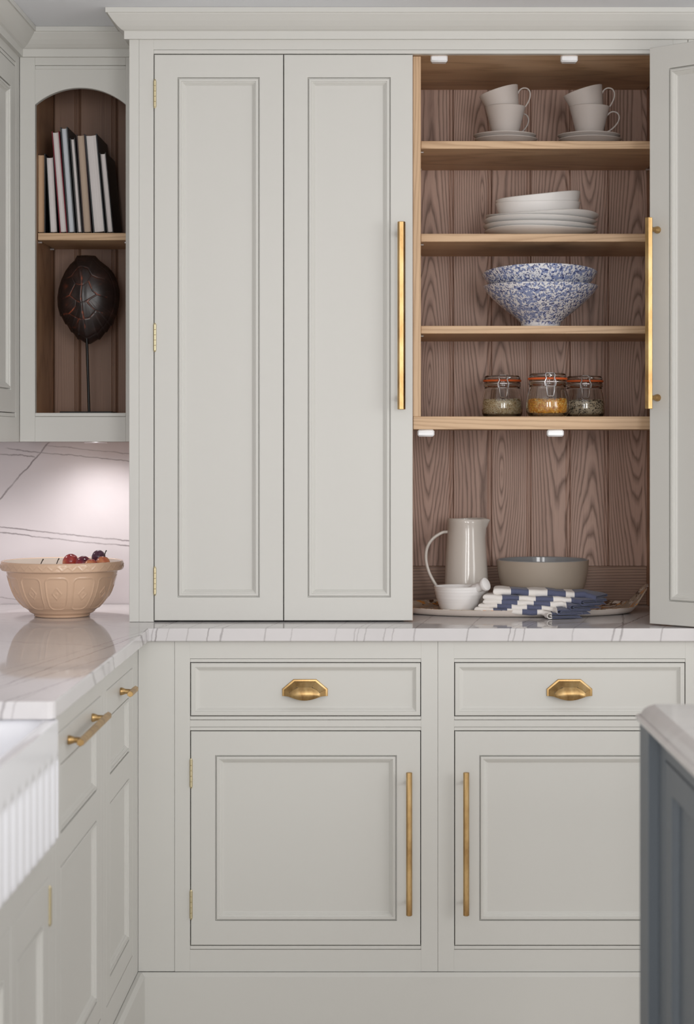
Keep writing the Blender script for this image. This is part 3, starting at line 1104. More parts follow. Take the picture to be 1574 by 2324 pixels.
# plates and shallow bowls on the second shelf (hand made, wavy rims)
def wavy(prof, n, amp, lobes, ph, sx=1, sy=1, rz=0.0):
    m = MB()
    zmax = max(z for r_, z in prof); rmax = max(r_ for r_, z in prof)
    rs = []
    for r_, z in prof:
        ring = []
        r_ = max(r_, .0003)
        for k in range(n):
            a = 2 * PI * k / n
            wv_ = sum(A * math.sin(l * a + p_) for A, l, p_ in zip(amp, lobes, ph))
            f = max(0, z / zmax) ** 1.5 * (r_ / rmax) ** 2
            rr = r_ * (1 + rz * math.sin(3 * a + ph[0]) * (r_ / rmax))
            ring.append((rr * math.cos(a) * sx, rr * math.sin(a) * sy, z + wv_ * f))
        rs.append(ring)
    m.rings(rs, True, True, True)
    return m
D2 = 5.06
px_ = (1227 - 885) * D2 / FPX; py_ = D2 - 4.63
PLO = [(.085, 0), (.088, .003), (.105, .008), (.125, .0145), (.139, .0215)]
plate_prof = [(0, .002), (.08, .002), (.082, 0)] + PLO + [(.1405, .0232), (.1385, .0242), (.124, .0178), (.104, .0112), (.085, .0065), (0, .006)]
lab = ['lowest large white plate of the stack on the second shelf', 'second white plate from the bottom of the stack', 'third white plate from the bottom, wavy rim dipping right', 'topmost white plate of the stack, directly under the bowls']
for k in range(4):
    ph = [(.3, 1.5), (1.2, .2), (2.4, 2.0), (.9, 4.1)][k]
    am = [(.0015, .0012), (.0032, .0012), (.0045, .0018), (.0038, .0014)][k]
    t = build('plate', wavy(plate_prof, 72, am, (2, 3), ph, rz=.006), ceramic_white, None, (px_ + (.0, -.002, -.001, .002)[k], py_, Z2 + .0003 + .0112 * k + (.003 if k > 1 else 0)), (0, 0, k * .7), 45)
    tag(t, lab[k], 'plate', 'white plates on the second shelf')
zb_ = Z2 + .0112 * 3 + .0095
bo = [(.082, 0), (.088, .004), (.096, .018), (.102, .034), (.105, .047)]
bprof = wall_prof(bo, .004, .006)
bx = (1221 - 885) * D2 / FPX
t = build('bowl', wavy(bprof, 72, (.0012, .0026), (1, 2), (PI / 2 + .3, 1.8), 1.0, .86), ceramic_white, None, (bx - .001, py_, zb_), (0, 0, 0), 45)
tag(t, 'lower white oval bowl standing on the white plates', 'bowl', 'white bowls on the plates')
t = build('bowl', wavy(bprof, 72, (.0075, .0030), (1, 2), (PI / 2 + .2, 1.6), 1.0, .86), ceramic_white, None, (bx + .001, py_, zb_ + .0165), (0, math.radians(-2.0), 0), 45)
tag(t, 'upper white oval bowl with wavy rim rising to the right', 'bowl', 'white bowls on the plates')

# blue spatterware bowls
def make_spatter():
    n = NT('blue_spatterware')
    co = n.obj()
    co = n.vm('ADD', co, n.vm('MULTIPLY', n.node('ShaderNodeCombineXYZ').outputs[0], (0, 0, 0)))
    w = n.noise(co, 60, 2, .5, 0, True)
    p = n.vm('ADD', co, n.vm('MULTIPLY', n.vm('SUBTRACT', w, (.5, .5, .5)), (.014, .014, .014)))
    dens = n.noise(co, 13, 2)
    a = n.noise(p, 125, 2, .55)
    b = n.noise(n.vm('ADD', p, (3.1, 4.2, 1.3)), 200, 2, .6)
    zz = n.node('ShaderNodeSeparateXYZ'); n.put(zz.inputs[0], co)
    foot = n.step(zz.outputs[2], .006, .014)
    pale = n.m('MULTIPLY', n.step(n.m('ADD', a, n.m('MULTIPLY', n.m('SUBTRACT', dens, .5), .35)), .505, .545), foot)
    dark = n.m('MULTIPLY', n.step(n.m('ADD', b, n.m('MULTIPLY', n.m('SUBTRACT', .5, dens), .2)), .545, .58), foot)
    col = n.mix(n.m('MULTIPLY', pale, .85), rgb(244, 244, 247), rgb(122, 140, 190))
    col = n.mix(n.m('MULTIPLY', dark, .9), col, rgb(56, 68, 122))
    return n.out(col, .14)
spatter = make_spatter()
SBO = [(.048, 0), (.0495, .0145), (.0500, .0165), (.0580, .0235), (.0676, .0325), (.0820, .0432), (.0945, .0530), (.1040, .0618), (.1180, .0745), (.1295, .0870), (.1380, .0985), (.1425, .1065)]
D3 = 5.05
sx_ = (1226 - 885) * D3 / FPX
def spat():
    m = MB(); m.lathe(wall_prof(SBO, .0045, .012), 80); return m
t = build('bowl', spat(), spatter, None, (sx_, D3 - 4.63, Z3 + .0003), (0, 0, 2.6), 45)
tag(t, 'lower blue and white spatter-patterned bowl standing on the third shelf', 'bowl', 'blue spatter bowls')
t = build('bowl', spat(), spatter, None, (sx_ - .0005, D3 - 4.63 + .001, Z3 + .0325), (math.radians(-5.5), math.radians(-.4), 0), 45)
tag(t, 'upper blue and white spatter-patterned bowl nested in the other', 'bowl', 'blue spatter bowls')

# ------------------------------------------------------------------ clip-top jars
RJ = .0515
JO = [(.042, 0), (.0465, .0025), (.0500, .010), (.0515, .022), (.0512, .036), (.0495, .050), (.0465, .062), (.0442, .070), (.0440, .0745)]
def jar_body_mb():
    o = JO + [(.0455, .0765), (.0462, .0785), (.0455, .0805), (.0440, .0815), (.0440, .0845), (.0452, .0862), (.0440, .0878)]
    i = [(.0405, .0878), (.0405, .072), (.0432, .062), (.0465, .049), (.0484, .036), (.0487, .022), (.0470, .0105), (.043, .006), (0, .0055)]
    m = MB(); m.lathe([(0, .0015), (.030, .0015), (.033, 0)] + o + i, 56); return m
def jar_lid_mb():
    m = MB()
    m.lathe([(0, .0942), (.036, .0942), (.039, .0932), (.0437, .0932), (.0447, .0945), (.0447, .0975), (.0430, .1012), (.0410, .1032), (.033, .1032), (.031, .1012), (0, .1012)], 56)
    return m
def jar_gasket_mb():
    m = MB()
    m.lathe([(.0412, .0880), (.0466, .0880), (.0474, .0888), (.0474, .0922), (.0464, .0930), (.0412, .0930)], 48, cap=False)
    # pull tab
    m.box(-.012, .010, -.0505, -.0445, .0890, .0920, .0006)
    return m
def jar_clip_mb():
    m = MB()
    r_ = .0015
    f = -.0490
    # front bail over the lid edge
    m.tube([(-.0085, -.036, .1032), (-.0092, f + .002, .1030), (-.0118, f - .001, .0985), (-.0095, f - .003, .091), (-.0135, f - .0035, .083), (-.0128, f - .003, .0735), (-.009, f - .003, .0718),
            (.009, f - .003, .0718), (.0128, f - .003, .0735), (.0135, f - .0035, .083), (.0095, f - .003, .091), (.0118, f - .001, .0985), (.0092, f + .002, .1030), (.0085, -.036, .1032), (-.0085, -.036, .1032)], r_, 7)
    # lever
    m.tube([(-.0095, f + .0015, .0825), (-.0095, f - .005, .078), (-.0088, f - .0075, .062), (-.0072, f - .0085, .0505), (-.005, f - .0085, .0485), (.005, f - .0085, .0485), (.0072, f - .0085, .0505), (.0088, f - .0075, .062), (.0095, f - .005, .078), (.0095, f + .0015, .0825), (-.0095, f + .0015, .0825)], r_, 7)
    # neck wire and rear hinge
    n = 48
    m.tube([(.0462 * math.cos(2 * PI * k / n - PI / 2), .0462 * math.sin(2 * PI * k / n - PI / 2), .0828) for k in range(n + 1)], .0011, 6)
    m.tube([(-.009, .046, .083), (-.009, .0485, .094), (-.007, .044, .104), (0, .030, .1038), (.007, .044, .104), (.009, .0485, .094), (.009, .046, .083)], r_, 6)
    return m
DJ = ((1139, 5.045, 'barley grains'), (1242, 4.885, 'yellow popcorn kernels'), (1325.5, 5.085, 'dark and pale wild rice'))
jl = ['left clip-top glass jar filled with pale barley grains', 'middle clip-top glass jar filled with yellow corn kernels', 'right clip-top glass jar filled with dark wild rice']
gl = ['pale barley grains inside the left glass jar', 'yellow corn kernels inside the middle glass jar', 'dark and pale wild rice inside the right glass jar']
bm_, lm_, gm_, cm_ = jar_body_mb(), jar_lid_mb(), jar_gasket_mb(), jar_clip_mb()


def grain_mats(name, cols):
    return [plain('%s_grain_%s' % (name, c_), rgb(*v), .5, var=.12, scale=300) for c_, v in cols]
GM = [grain_mats('barley', (('pale', (226, 202, 160)), ('light', (244, 230, 202)), ('brown', (176, 138, 96)))),
      grain_mats('corn', (('yellow', (238, 170, 56)), ('amber', (222, 140, 40)), ('cream', (250, 206, 120)))),
      grain_mats('rice', (('cream', (224, 206, 178)), ('tan', (204, 182, 150)), ('black', (40, 32, 29))))]


def grains(kind, hfill, rnd):
    m = MB()
    def inner_r(z):
        pts = [(.0055, .040), (.0105, .0466), (.022, .0482), (.036, .0480), (.049, .0461)]
        for (z0, r0), (z1, r1) in zip(pts[:-1], pts[1:]):
            if z <= z1: return r0 + (r1 - r0) * (z - z0) / (z1 - z0)
        return pts[-1][1]
    sz = {0: (.0019, .0013), 1: (.0031, .0024), 2: (.0042, .0010)}[kind]
    # solid core so the heap is not hollow
    m.mi = 0
    prof = [(.0005, .0065)] + [(inner_r(.0065 + (hfill - .009) * k / 6) - sz[1] * 1.6, .0065 + (hfill - .009) * k / 6) for k in range(7)]
    m.lathe(prof + [(.0005, hfill - .002)], 32)
    def seed(c, nrm):
        up = Vector(nrm)
        t = Vector((rnd.gauss(0, 1), rnd.gauss(0, 1), rnd.gauss(0, .6))); t -= up * t.dot(up)
        t += up * rnd.uniform(-.3, .3)
        t.normalize(); b = up.cross(t).normalized(); u = t.cross(b)
        L, Wd = sz[0] * rnd.uniform(.8, 1.2), sz[1] * rnd.uniform(.8, 1.15)
        vs = [c + t * L, c - t * L]
        for k in range(5):
            a = 2 * PI * k / 5
            vs.append(c + t * L * .25 + (b * math.cos(a) + u * math.sin(a)) * Wd)
        for k in range(5):
            a = 2 * PI * (k + .5) / 5
            vs.append(c - t * L * .35 + (b * math.cos(a) + u * math.sin(a)) * Wd * .95)
        fs = []
        for k in range(5):
            k2 = (k + 1) % 5
            fs += [(0, 2 + k, 2 + k2), (2 + k, 7 + k, 2 + k2), (7 + k, 7 + k2, 2 + k2), (7 + k, 1, 7 + k2)]
        m.mi = rnd.choices((0, 1, 2), {0: (5, 4, 2), 1: (5, 3, 3), 2: (5, 3, 5)}[kind])[0]
        m.add(vs, fs)
    n = {0: 2600, 1: 900, 2: 1500}[kind]
    for _ in range(n):
        if rnd.random() < .68:
            z = rnd.uniform(.0075, hfill - .001); a = rnd.uniform(0, 2 * PI)
            r_ = inner_r(z) - sz[1] * 1.25 - rnd.random() * sz[1] * .8
            seed(Vector((r_ * math.cos(a), r_ * math.sin(a), z)), (math.cos(a), math.sin(a), 0))
        else:
            r_ = (inner_r(hfill) - sz[1] * 1.6) * math.sqrt(rnd.random()); a = rnd.uniform(0, 2 * PI)
            seed(Vector((r_ * math.cos(a), r_ * math.sin(a), hfill - .0015 + rnd.uniform(0, .0025) + .003 * math.sin(a * 2 + r_ * 60) * .5)), (0, 0, 1))
    return m
me_cache = {}
for k, (px, dd, _) in enumerate(DJ):
    x = (px - 885) * dd / FPX; y = dd - 4.63
    t = thing('glass_jar', jl[k], 'jar', (x, y, Z4 + .0003), (.0, .05, -.03)[k], 'clip-top jars above the alcove')
    for nm, mbb, mt in (('glass_body', bm_, glass), ('lid', lm_, glass), ('gasket', gm_, rubber), ('wire_clip', cm_, steel)):
        o = local(nm, mbb, mt, t, smooth=50)
        if nm not in me_cache: me_cache[nm] = o.data
        else:
            old = o.data; o.data = me_cache[nm]; bpy.data.meshes.remove(old)
    gr = build('grains', grains(k, (.043, .040, .042)[k], random.Random(11 + k)), GM[k], None, (x, y, Z4 + .0003), fix=False, smooth=180)
    tag(gr, gl[k], 'grains', None, 'stuff')

# ------------------------------------------------------------------ alcove: tray, jug, bowl, mortar, napkins
def make_tray_mat():
    n = NT('tray_print')
    co = n.obj()
    v = n.vor(n.vm('MULTIPLY', co, (1, 1, 1)), 34, 1)
    a = n.noise(co, 26, 3, .6, .6)
    b = n.noise(n.vm('ADD', co, (5, 2, 1)), 34, 2, .5, .8)
    col = n.mix(n.step(a, .535, .56), rgb(186, 170, 150), rgb(92, 66, 46))
    col = n.mix(n.step(b, .58, .6), col, rgb(214, 150, 78))
    col = n.mix(n.step(v, .02, .012), col, rgb(216, 206, 192))
    col = n.mix(n.step(n.noise(n.vm('ADD', co, (1, 8, 3)), 40, 2, .5, .5), .57, .6), col, rgb(226, 216, 204))
    return n.out(col, .25)
tray_print = make_tray_mat()
tray_rim = plain('tray_white', rgb(214, 204, 196), .3, var=.03, scale=20)
TX, TY, TA, TB = .315, .460, .305, .190
def tray_mb():
    m = MB()
    n = 96
    def ring(s, z, d=0.0, up=0.0):
        out = []
        for k in range(n):
            a = 2 * PI * k / n
            ca, sa = math.cos(a), math.sin(a)
            ex = math.copysign(abs(ca) ** .9, ca); ey = math.copysign(abs(sa) ** .9, sa)
            x, y = (TA * s) * ex, (TB * s) * ey
            zz = z
            # turned-up ends
            w = max(0.0, (abs(ca) - .93) / .07)
            w = w * w * (3 - 2 * w)
            k2 = up * w
            x += math.copysign(k2 * .024, ca) ; zz += k2 * .050
            out.append((TX + x, TY + y, .9203 + zz + d))
        return out
    m.mi = 1
    m.rings([ring(.02, .0), ring(.84, .0), ring(.925, .0008, 0, .05), ring(.962, .0035, 0, .35), ring(.988, .0095, 0, .8), ring(1.0, .0165, 0, 1)], True, True, False)
    m.mi = 0
    m.rings([ring(1.0, .0165, 0, 1), ring(.996, .0175, 0, 1), ring(.988, .0165, 0, .97), ring(.962, .0105, 0, .5), ring(.92, .0058, 0, .1), ring(.79, .0038), ring(.02, .0038)], True, False, True)
    return m
o = build('tray', tray_mb(), [tray_print, tray_rim], smooth=50)
tag(o, 'oval patterned tray with turned-up end, under the jug and bowls', 'tray')
ZT0 = .9203 + .0042

# jug
JD = 5.155
jx = (1057.5 - 885) * JD / FPX; jy = JD - 4.63
def jug_mb():
    H = .2235
    out = [(.052, 0), (.0545, .003), (.0555, .02), (.0550, .06), (.0535, .10), (.0510, .14), (.0485, .175), (.0472, .20), (.0478, .215), (.0485, H)]
    prof = [(0, .002), (.045, .002), (.047, 0)] + out + [(.0475, H + .0014), (.0452, H)] + [(r_ - .0035, z) for r_, z in reversed(out[2:-1])] + [(.048, .008), (0, .007)]
    n = 72
    m = MB(); rs = []
    for r_, z in prof:
        r_ = max(r_, .0003)
        ring = []
        for k in range(n):
            a = 2 * PI * k / n
            f = math.exp(-(min(a, 2 * PI - a) / .30) ** 2) * max(0, (z - (H - .045)) / .045) ** 1.6
            rr = r_ * (1 + .006 * math.sin(3 * a + z * 30) + .004 * math.sin(5 * a - z * 60)) + .0125 * f
            zz = z + (-.0035 * f if z > H - .01 else 0) + .0012 * math.sin(2 * a + .5) * (z > H - .01)
            ring.append((rr * math.cos(a), rr * math.sin(a), zz))
        rs.append(ring)
    m.rings(rs, True, True, True)
    return m
t = thing('jug', 'tall glossy grey-beige jug with a thin looped handle', 'jug', (jx, jy, ZT0), 0)
local('jug_body', jug_mb(), jug_glaze, t, smooth=50)
m = MB()
def jz(py): return CZ + (1000 - py) * JD / FPX - ZT0
def jxx(px): return (px - 885) * JD / FPX - jx
arc_handle(m, [(jxx(1016), 0, jz(1207)), (jxx(1002), 0, jz(1209)), (jxx(982), 0, jz(1222)), (jxx(969), 0, jz(1242)), (jxx(966), 0, jz(1268)), (jxx(972), 0, jz(1296)), (jxx(985), 0, jz(1322)), (jxx(1001), 0, jz(1345)), (jxx(1011), 0, jz(1357))], .0042)
local('handle', m, jug_glaze, t, smooth=60)

# taupe mixing bowl
BD = 5.155
bx2 = (1231 - 885) * BD / FPX
BO = [(.066, 0), (.070, .002), (.086, .016), (.099, .038), (.1075, .062), (.1125, .085), (.1150, .105), (.1160, .1205)]
m = MB()
bo_n = len(BO)
pf = wall_prof(BO, .005, .008)
m.mi = 0
m.rings([[(max(r_, .0003) * math.cos(2 * PI * k / 72), max(r_, .0003) * math.sin(2 * PI * k / 72), z) for k in range(72)] for r_, z in pf[:3 + bo_n]], True, True, False)
m.mi = 1
m.rings([[(max(r_, .0003) * math.cos(2 * PI * k / 72), max(r_, .0003) * math.sin(2 * PI * k / 72), z) for k in range(72)] for r_, z in pf[2 + bo_n:]], True, False, True)
t = build('mixing_bowl', m, [taupe_glaze, grey_glaze], None, (bx2, BD - 4.63, ZT0), smooth=45)
tag(t, 'wide taupe bowl with grey glazed inside standing behind the napkins', 'bowl')

# mortar and pestle
MD = 5.01
mx = (1040 - 885) * MD / FPX
MO = [(.0405, 0), (.0420, .002), (.0480, .016), (.0542, .034), (.0588, .053), (.0608, .0640)]
def mortar_mb():
    prof = [(0, .0015), (.034, .0015), (.036, 0)]
    for (r0, z0), (r1, z1) in zip(MO[:-1], MO[1:]):
        for k in range(6):
            t_ = k / 6.0
            rr = r0 + (r1 - r0) * t_; zz = z0 + (z1 - z0) * t_
            prof.append((rr + .0005 * math.sin(zz * 2 * PI / .0052), zz))
    prof += [(.0608, .0640), (.0596, .0650), (.0568, .0643), (.052, .045), (.045, .028), (.035, .014), (.018, .008), (0, .0075)]
    n = 72
    m = MB(); rs = []
    for r_, z in prof:
        r_ = max(r_, .0003); ring = []
        for k in range(n):
            a = 2 * PI * k / n
            d_ = min(abs(a), 2 * PI - a)
            f = math.exp(-(d_ / .24) ** 2) * max(0, (z - .030) / .033) ** 1.5
            ring.append(((r_ + .008 * f) * math.cos(a), (r_ + .004 * f) * math.sin(a), z - .011 * f))
        rs.append(ring)
    m.rings(rs, True, True, True)
    return m
t = build('mortar', mortar_mb(), pestle_white, None, (mx, MD - 4.63, ZT0), (0, 0, math.radians(-14)), 50)
tag(t, 'small white ribbed mortar with a pouring lip in front of the jug', 'mortar')
# pestle: from inside the mortar out over the lip
head = P(1099, 1327, 4.965); tail = Vector((mx - .014, MD - 4.63 + .012, ZT0 + .0335))
ax = (head - tail); Lp = ax.length
m = MB()
m.lathe([(0, -.002), (.010, 0), (.0155, .006), (.0160, .012), (.0135, .022), (.0115, .034), (.0105, Lp * .55), (.0112, Lp - .034), (.0122, Lp - .028), (.0114, Lp - .025), (.0114, Lp - .020), (.0124, Lp - .0175), (.0105, Lp - .012), (.0120, Lp - .007), (.0158, Lp - .003), (.0168, Lp + .002), (.0160, Lp + .0055), (.011, Lp + .0078), (0, Lp + .0086)], 32)
q = Vector((0, 0, 1)).rotation_difference(ax.normalized()).to_euler()
t = build('pestle', m, pestle_white, None, tail, q, 45)
tag(t, 'white pestle leaning out over the lip of the mortar', 'pestle')

# folded striped napkins
def make_napkin_mat(name, edges, blue_first):
    """edges: list of x positions (object space) where the stripe colour flips"""
    n = NT(name)
    co = n.obj()
    sep = n.node('ShaderNodeSeparateXYZ'); n.put(sep.inputs[0], co)
    wob = n.m('MULTIPLY', n.m('SUBTRACT', n.noise(co, 16, 1), .5), .004)
    x = n.m('ADD', sep.outputs[0], wob)
    fac = None
    val = 1.0 if blue_first else 0.0
    fac = val
    for e in edges:
        s_ = n.m('GREATER_THAN', x, e)
        sgn = -1.0 if val > .5 else 1.0
        fac = n.m('MULTIPLY_ADD', s_, sgn, fac)
        val += sgn
    weave = n.noise(n.vm('MULTIPLY', co, (900, 900, 900)), 1, 1)
    blue = n.mix(weave, rgb(70, 75, 102), rgb(104, 110, 138))
    white = n.mix(weave, rgb(230, 225, 220), rgb(246, 242, 238))
    n.bump(weave, .25, .0006)
    return n.out(n.mix(fac, white, blue), .85, **{'Sheen Weight': .15})


def napkin(label, xl, zl, h, fold_px, zr, zend, phi, edges, idx, Yc0=.338, Yc1=.296, W=.088, Lend=.022, Rt=.056):
    """pad folded along its near edge (nested sheet in section), swept along a path whose right end swings to the front"""
    s = (4.63 + .30) / FPX
    X0 = (xl - 885) * s
    Xt = (fold_px - 885) * 4.865 / FPX - .019
    th0 = math.atan2(Yc1 - Yc0, Xt - X0)
    ph = math.radians(phi)
    L1 = math.hypot(Yc1 - Yc0, Xt - X0); L2 = Rt * ph; LT = L1 + L2 + Lend
    # section: outer fold, back fold, inner fold; (v depth from the near fold, w height)
    sec = []
    hi = h * .40
    def arc(cx, cz, r_, a0, a1, k=6):
        for i in range(k + 1):
            a = a0 + (a1 - a0) * i / k
            sec.append((cx + r_ * math.cos(a), cz + r_ * math.sin(a)))
    for i in range(5): sec.append((W - (W - h) * i / 5, -h / 2))
    arc(h / 2, 0, h / 2, -PI / 2, -3 * PI / 2, 8)
    for i in range(1, 5): sec.append((h / 2 + (W - h) * i / 5, h / 2))
    rb = (h / 2 - hi / 2) / 2
    arc(W - rb, h / 2 - rb, rb, PI / 2, -PI / 2, 4)
    for i in range(1, 5): sec.append((W - (W - .012) * i / 5, hi / 2))
    arc(.011, 0, hi / 2, PI / 2, 3 * PI / 2, 4)
    for i in range(1, 6): sec.append((.011 + (W - .016) * i / 5, -hi / 2))
    n_ = len(sec)
    t_ = .00075
    nr = []
    for i in range(n_):
        a = sec[max(i - 1, 0)]; b = sec[min(i + 1, n_ - 1)]
        d = Vector((b[0] - a[0], b[1] - a[1])).normalized()
        nr.append((-d.y, d.x))
    ring2 = [(sec[i][0] + nr[i][0] * t_, sec[i][1] + nr[i][1] * t_) for i in range(n_)] + [(sec[i][0] - nr[i][0] * t_, sec[i][1] - nr[i][1] * t_) for i in range(n_ - 1, -1, -1)]
    m = MB()
    rings = []
    NS = 46
    x, y = X0, Yc0
    prev = 0.0
    # path stations, dense at the rounded left end
    stations = [0, .0006, .0018, .0035, .006] + [.006 + (LT - .006) * i / NS for i in range(1, NS + 1)]
    th = th0
    for st in stations:
        # integrate the path in small steps
        ds = (st - prev) / 4.0
        for _ in range(4):
            sm = prev + ds * .5
            th = th0 - (0 if sm < L1 else min(1, (sm - L1) / L2)) * ph
            x += math.cos(th) * ds; y += math.sin(th) * ds
            prev += ds
        u = min(1, st / L1)
        z = zl + (zr - zl) * u * u * (3 - 2 * u) * .5 + (zr - zl) * u * .5
        if st > L1: z = zr + (zend - zr) * min(1, (st - L1) / (LT - L1))
        e = min(1, st / .006)
        f = .30 + .70 * math.sqrt(max(0, 1 - (1 - e) ** 2))
        fx, fy = math.sin(th), -math.cos(th)
        ring = []
        for v, w in ring2:
            wob = .0007 * math.sin(st * 70 + idx * 2 + v * 30) + .0005 * math.sin(st * 160 + idx)
            sw = 1 + .10 * math.sin(st * 48 + idx * 1.7)
            ring.append((x + fx * (W / 2 - v), y + fy * (W / 2 - v), z + w * f * sw + wob))
        rings.append(ring)
    m.rings(rings, True)
    for j in (0, len(rings) - 1):
        o_ = j * 2 * n_
        for i in range(n_ - 1):
            m.f.append((o_ + i, o_ + i + 1, o_ + 2 * n_ - 2 - i, o_ + 2 * n_ - 1 - i)); m.m.append(0)
    ox, oy, oz = X0 + .12, .3, zl
    mat = make_napkin_mat('napkin_stripes_%d' % idx, [(e - 885) * (4.63 + .265) / FPX - ox for e in edges], False)
    m.v = [(a - ox, b - oy, c - oz) for a, b, c in m.v]
    o = build('napkin', m, mat, None, (ox, oy, oz), smooth=70)
    return tag(o, label, 'napkin', 'folded striped napkins on the tray')


def stripes(*zs): return [1040 + q * .24143 for q in zs]
napkin('lowest folded blue and white striped napkin of the pile, hanging over the tray rim', 1086, .9368, .0110, 1256, .9340, .9278, 60, stripes(328, 458, 600, 738, 865), 1)
napkin('second folded striped napkin from the bottom of the pile', 1094, .9472, .0100, 1276, .9440, .9375, 55, stripes(365, 500, 645, 780, 915), 2)
napkin('middle folded blue and white striped napkin of the pile', 1103, .9565, .0108, 1302, .9535, .9480, 50, stripes(408, 555, 710, 862, 1010), 3, .338, .300)
napkin('fourth folded striped napkin, just below the topmost one', 1101, .9675, .0108, 1322, .9630, .9580, 40, stripes(415, 572, 732, 893, 1062), 4, .340, .308)
napkin('topmost folded blue and white striped napkin, thick rounded left fold', 1121, .9812, .0145, 1352, .9735, .9640, 22, stripes(502, 668, 845, 1018, 1100), 5, .345, .330, .082)

# ------------------------------------------------------------------ cane mixing bowl with relief pattern
cane = plain('cane_glaze', rgb(222, 188, 160), .18, var=.03, scale=14)
cream_in = plain('cream_glaze', rgb(226, 218, 206), .14, var=.02, scale=14)
YX, YY, YZ = (141 - 885) * 4.955 / FPX, 4.955 - 4.63, .9203
def mason_bowl():
    m = MB()
    n = 576
    ctrl = [(.0640, 0), (.0672, .0015), (.0672, .0048), (.0680, .0062), (.0745, .0092), (.0790, .0125), (.0800, .0150), (.0830, .0170), (.0850, .0190), (.0915, .0230),
            (.1000, .0310), (.1080, .0405), (.1150, .0510), (.1205, .0620), (.1255, .0760), (.1290, .0890), (.1318, .1010), (.1338, .1095),
            (.1350, .1118), (.1450, .1128), (.1470, .1145), (.1473, .1300), (.1466, .1330), (.1450, .1345)]
    prof = []
    for (r0, z0), (r1, z1) in zip(ctrl[:-1], ctrl[1:]):
        L = math.hypot(r1 - r0, z1 - z0)
        k = max(1, int(L / .0017))
        for i in range(k):
            prof.append((r0 + (r1 - r0) * i / k, z0 + (z1 - z0) * i / k))
    prof.append(ctrl[-1])
    per = 2 * PI / 12
    a0 = -PI / 2 + math.radians(3.2)
    def relief(a, r_, z):
        d = 0.0
        if .018 < z < .108:
            q = (a - a0 + per / 2) % per - per / 2
            u = q * r_
            hw_ = .40 * per * r_ * (1 - .10 * max(0, (.06 - z) / .06))
            zc_, hz = .060, .0385
            rc_ = .012
            dx = abs(u) - (hw_ - rc_); dz = abs(z - zc_) - (hz - rc_)
            sd_ = math.hypot(max(dx, 0), max(dz, 0)) + min(max(dx, dz), 0) - rc_
            d += .0019 * math.exp(-(sd_ / .0014) ** 2)
            d -= .0010 / (1 + math.exp(max(-30, min(30, sd_ / .0006))))
            dd_ = (abs(u) / .0105 + abs(z - .061) / .0135)
            d += .0019 * math.exp(-((dd_ - 1) / .14) ** 2)
            d += .0010 * math.exp(-(math.hypot(u, z - .061) / .0024) ** 2)
        if .1150 < z < .1300 and r_ > .146:
            t = (a * .147 / .0235) % 1.0
            tri = abs(t - .5) * 2
            zz = .1175 + .0100 * tri
            d += .0014 * math.exp(-((z - zz) / .0011) ** 2)
        return d
    rs = []
    for r_, z in prof:
        rs.append([((r_ + relief(2 * PI * k / n, r_, z)) * math.cos(2 * PI * k / n), (r_ + relief(2 * PI * k / n, r_, z)) * math.sin(2 * PI * k / n), z) for k in range(n)])
    m.mi = 0
    m.rings(rs, True, True, False)
    rim = [(.1450, .1345), (.1425, .1348), (.1402, .1335)]
    m.rings([[(r_ * math.cos(2 * PI * k / 96), r_ * math.sin(2 * PI * k / 96), z) for k in range(96)] for r_, z in rim], True)
    m.mi = 1
    inn = [(.1402, .1335), (.136, .118), (.130, .100), (.121, .074), (.108, .050), (.090, .030), (.062, .016), (.03, .012), (.0005, .0115)]
    m.rings([[(r_ * math.cos(2 * PI * k / 96), r_ * math.sin(2 * PI * k / 96), z) for k in range(96)] for r_, z in inn], True, False, True)
    return m
t = build('mixing_bowl', mason_bowl(), [cane, cream_in], None, (YX, YY, YZ), smooth=70)
tag(t, 'large cane yellow mixing bowl with moulded panels and diamonds, full of plums', 'bowl')

# plums
def make_plum():
    n = NT('plum_skin')
    co = n.obj()
    r_ = n.rnd()
    off = n.node('ShaderNodeCombineXYZ'); n.put(off.inputs[0], n.m('MULTIPLY', r_, 31.0)); n.put(off.inputs[2], n.m('MULTIPLY', r_, 17.0))
    p = n.vm('ADD', co, off.outputs[0])
    a = n.noise(p, 38, 2)
    sep = n.node('ShaderNodeSeparateXYZ'); n.put(sep.inputs[0], co)
    low = n.m('MULTIPLY_ADD', sep.outputs[2], -14.0, .25)
    f = n.m('ADD', n.m('ADD', a, low), n.m('MULTIPLY', n.m('SUBTRACT', r_, .5), .5))
    col = n.ramp(f, [(.2, rgb(70, 34, 52)), (.48, rgb(140, 44, 62)), (.68, rgb(182, 74, 66)), (.92, rgb(216, 140, 98))])
    bloom = n.noise(p, 22, 3)
    col = n.mix(n.m('MULTIPLY', n.step(bloom, .5, .8), .35), col, rgb(176, 150, 172))
    return n.out(col, .22)
plum_skin = make_plum()
dark_plum = plain('dark_plum_skin', rgb(92, 58, 78), .28, var=.25, scale=40)
def plum_mb(R):
    m = MB(); n = 28; rs = []
    for i in range(19):
        ph = -PI / 2 + PI * i / 18
        ring = []
        for k in range(n):
            a = 2 * PI * k / n
            suture = .035 * math.exp(-((a - PI) / .18) ** 2)
            rr = R * math.cos(ph) * (1 - suture)
            dimple = .16 * math.exp(-((ph - PI / 2) / .28) ** 2)
            ring.append((rr * math.cos(a), rr * math.sin(a), R * 1.06 * math.sin(ph) - R * dimple))
        rs.append(ring)
    m.rings(rs, True, True, True)
    return m
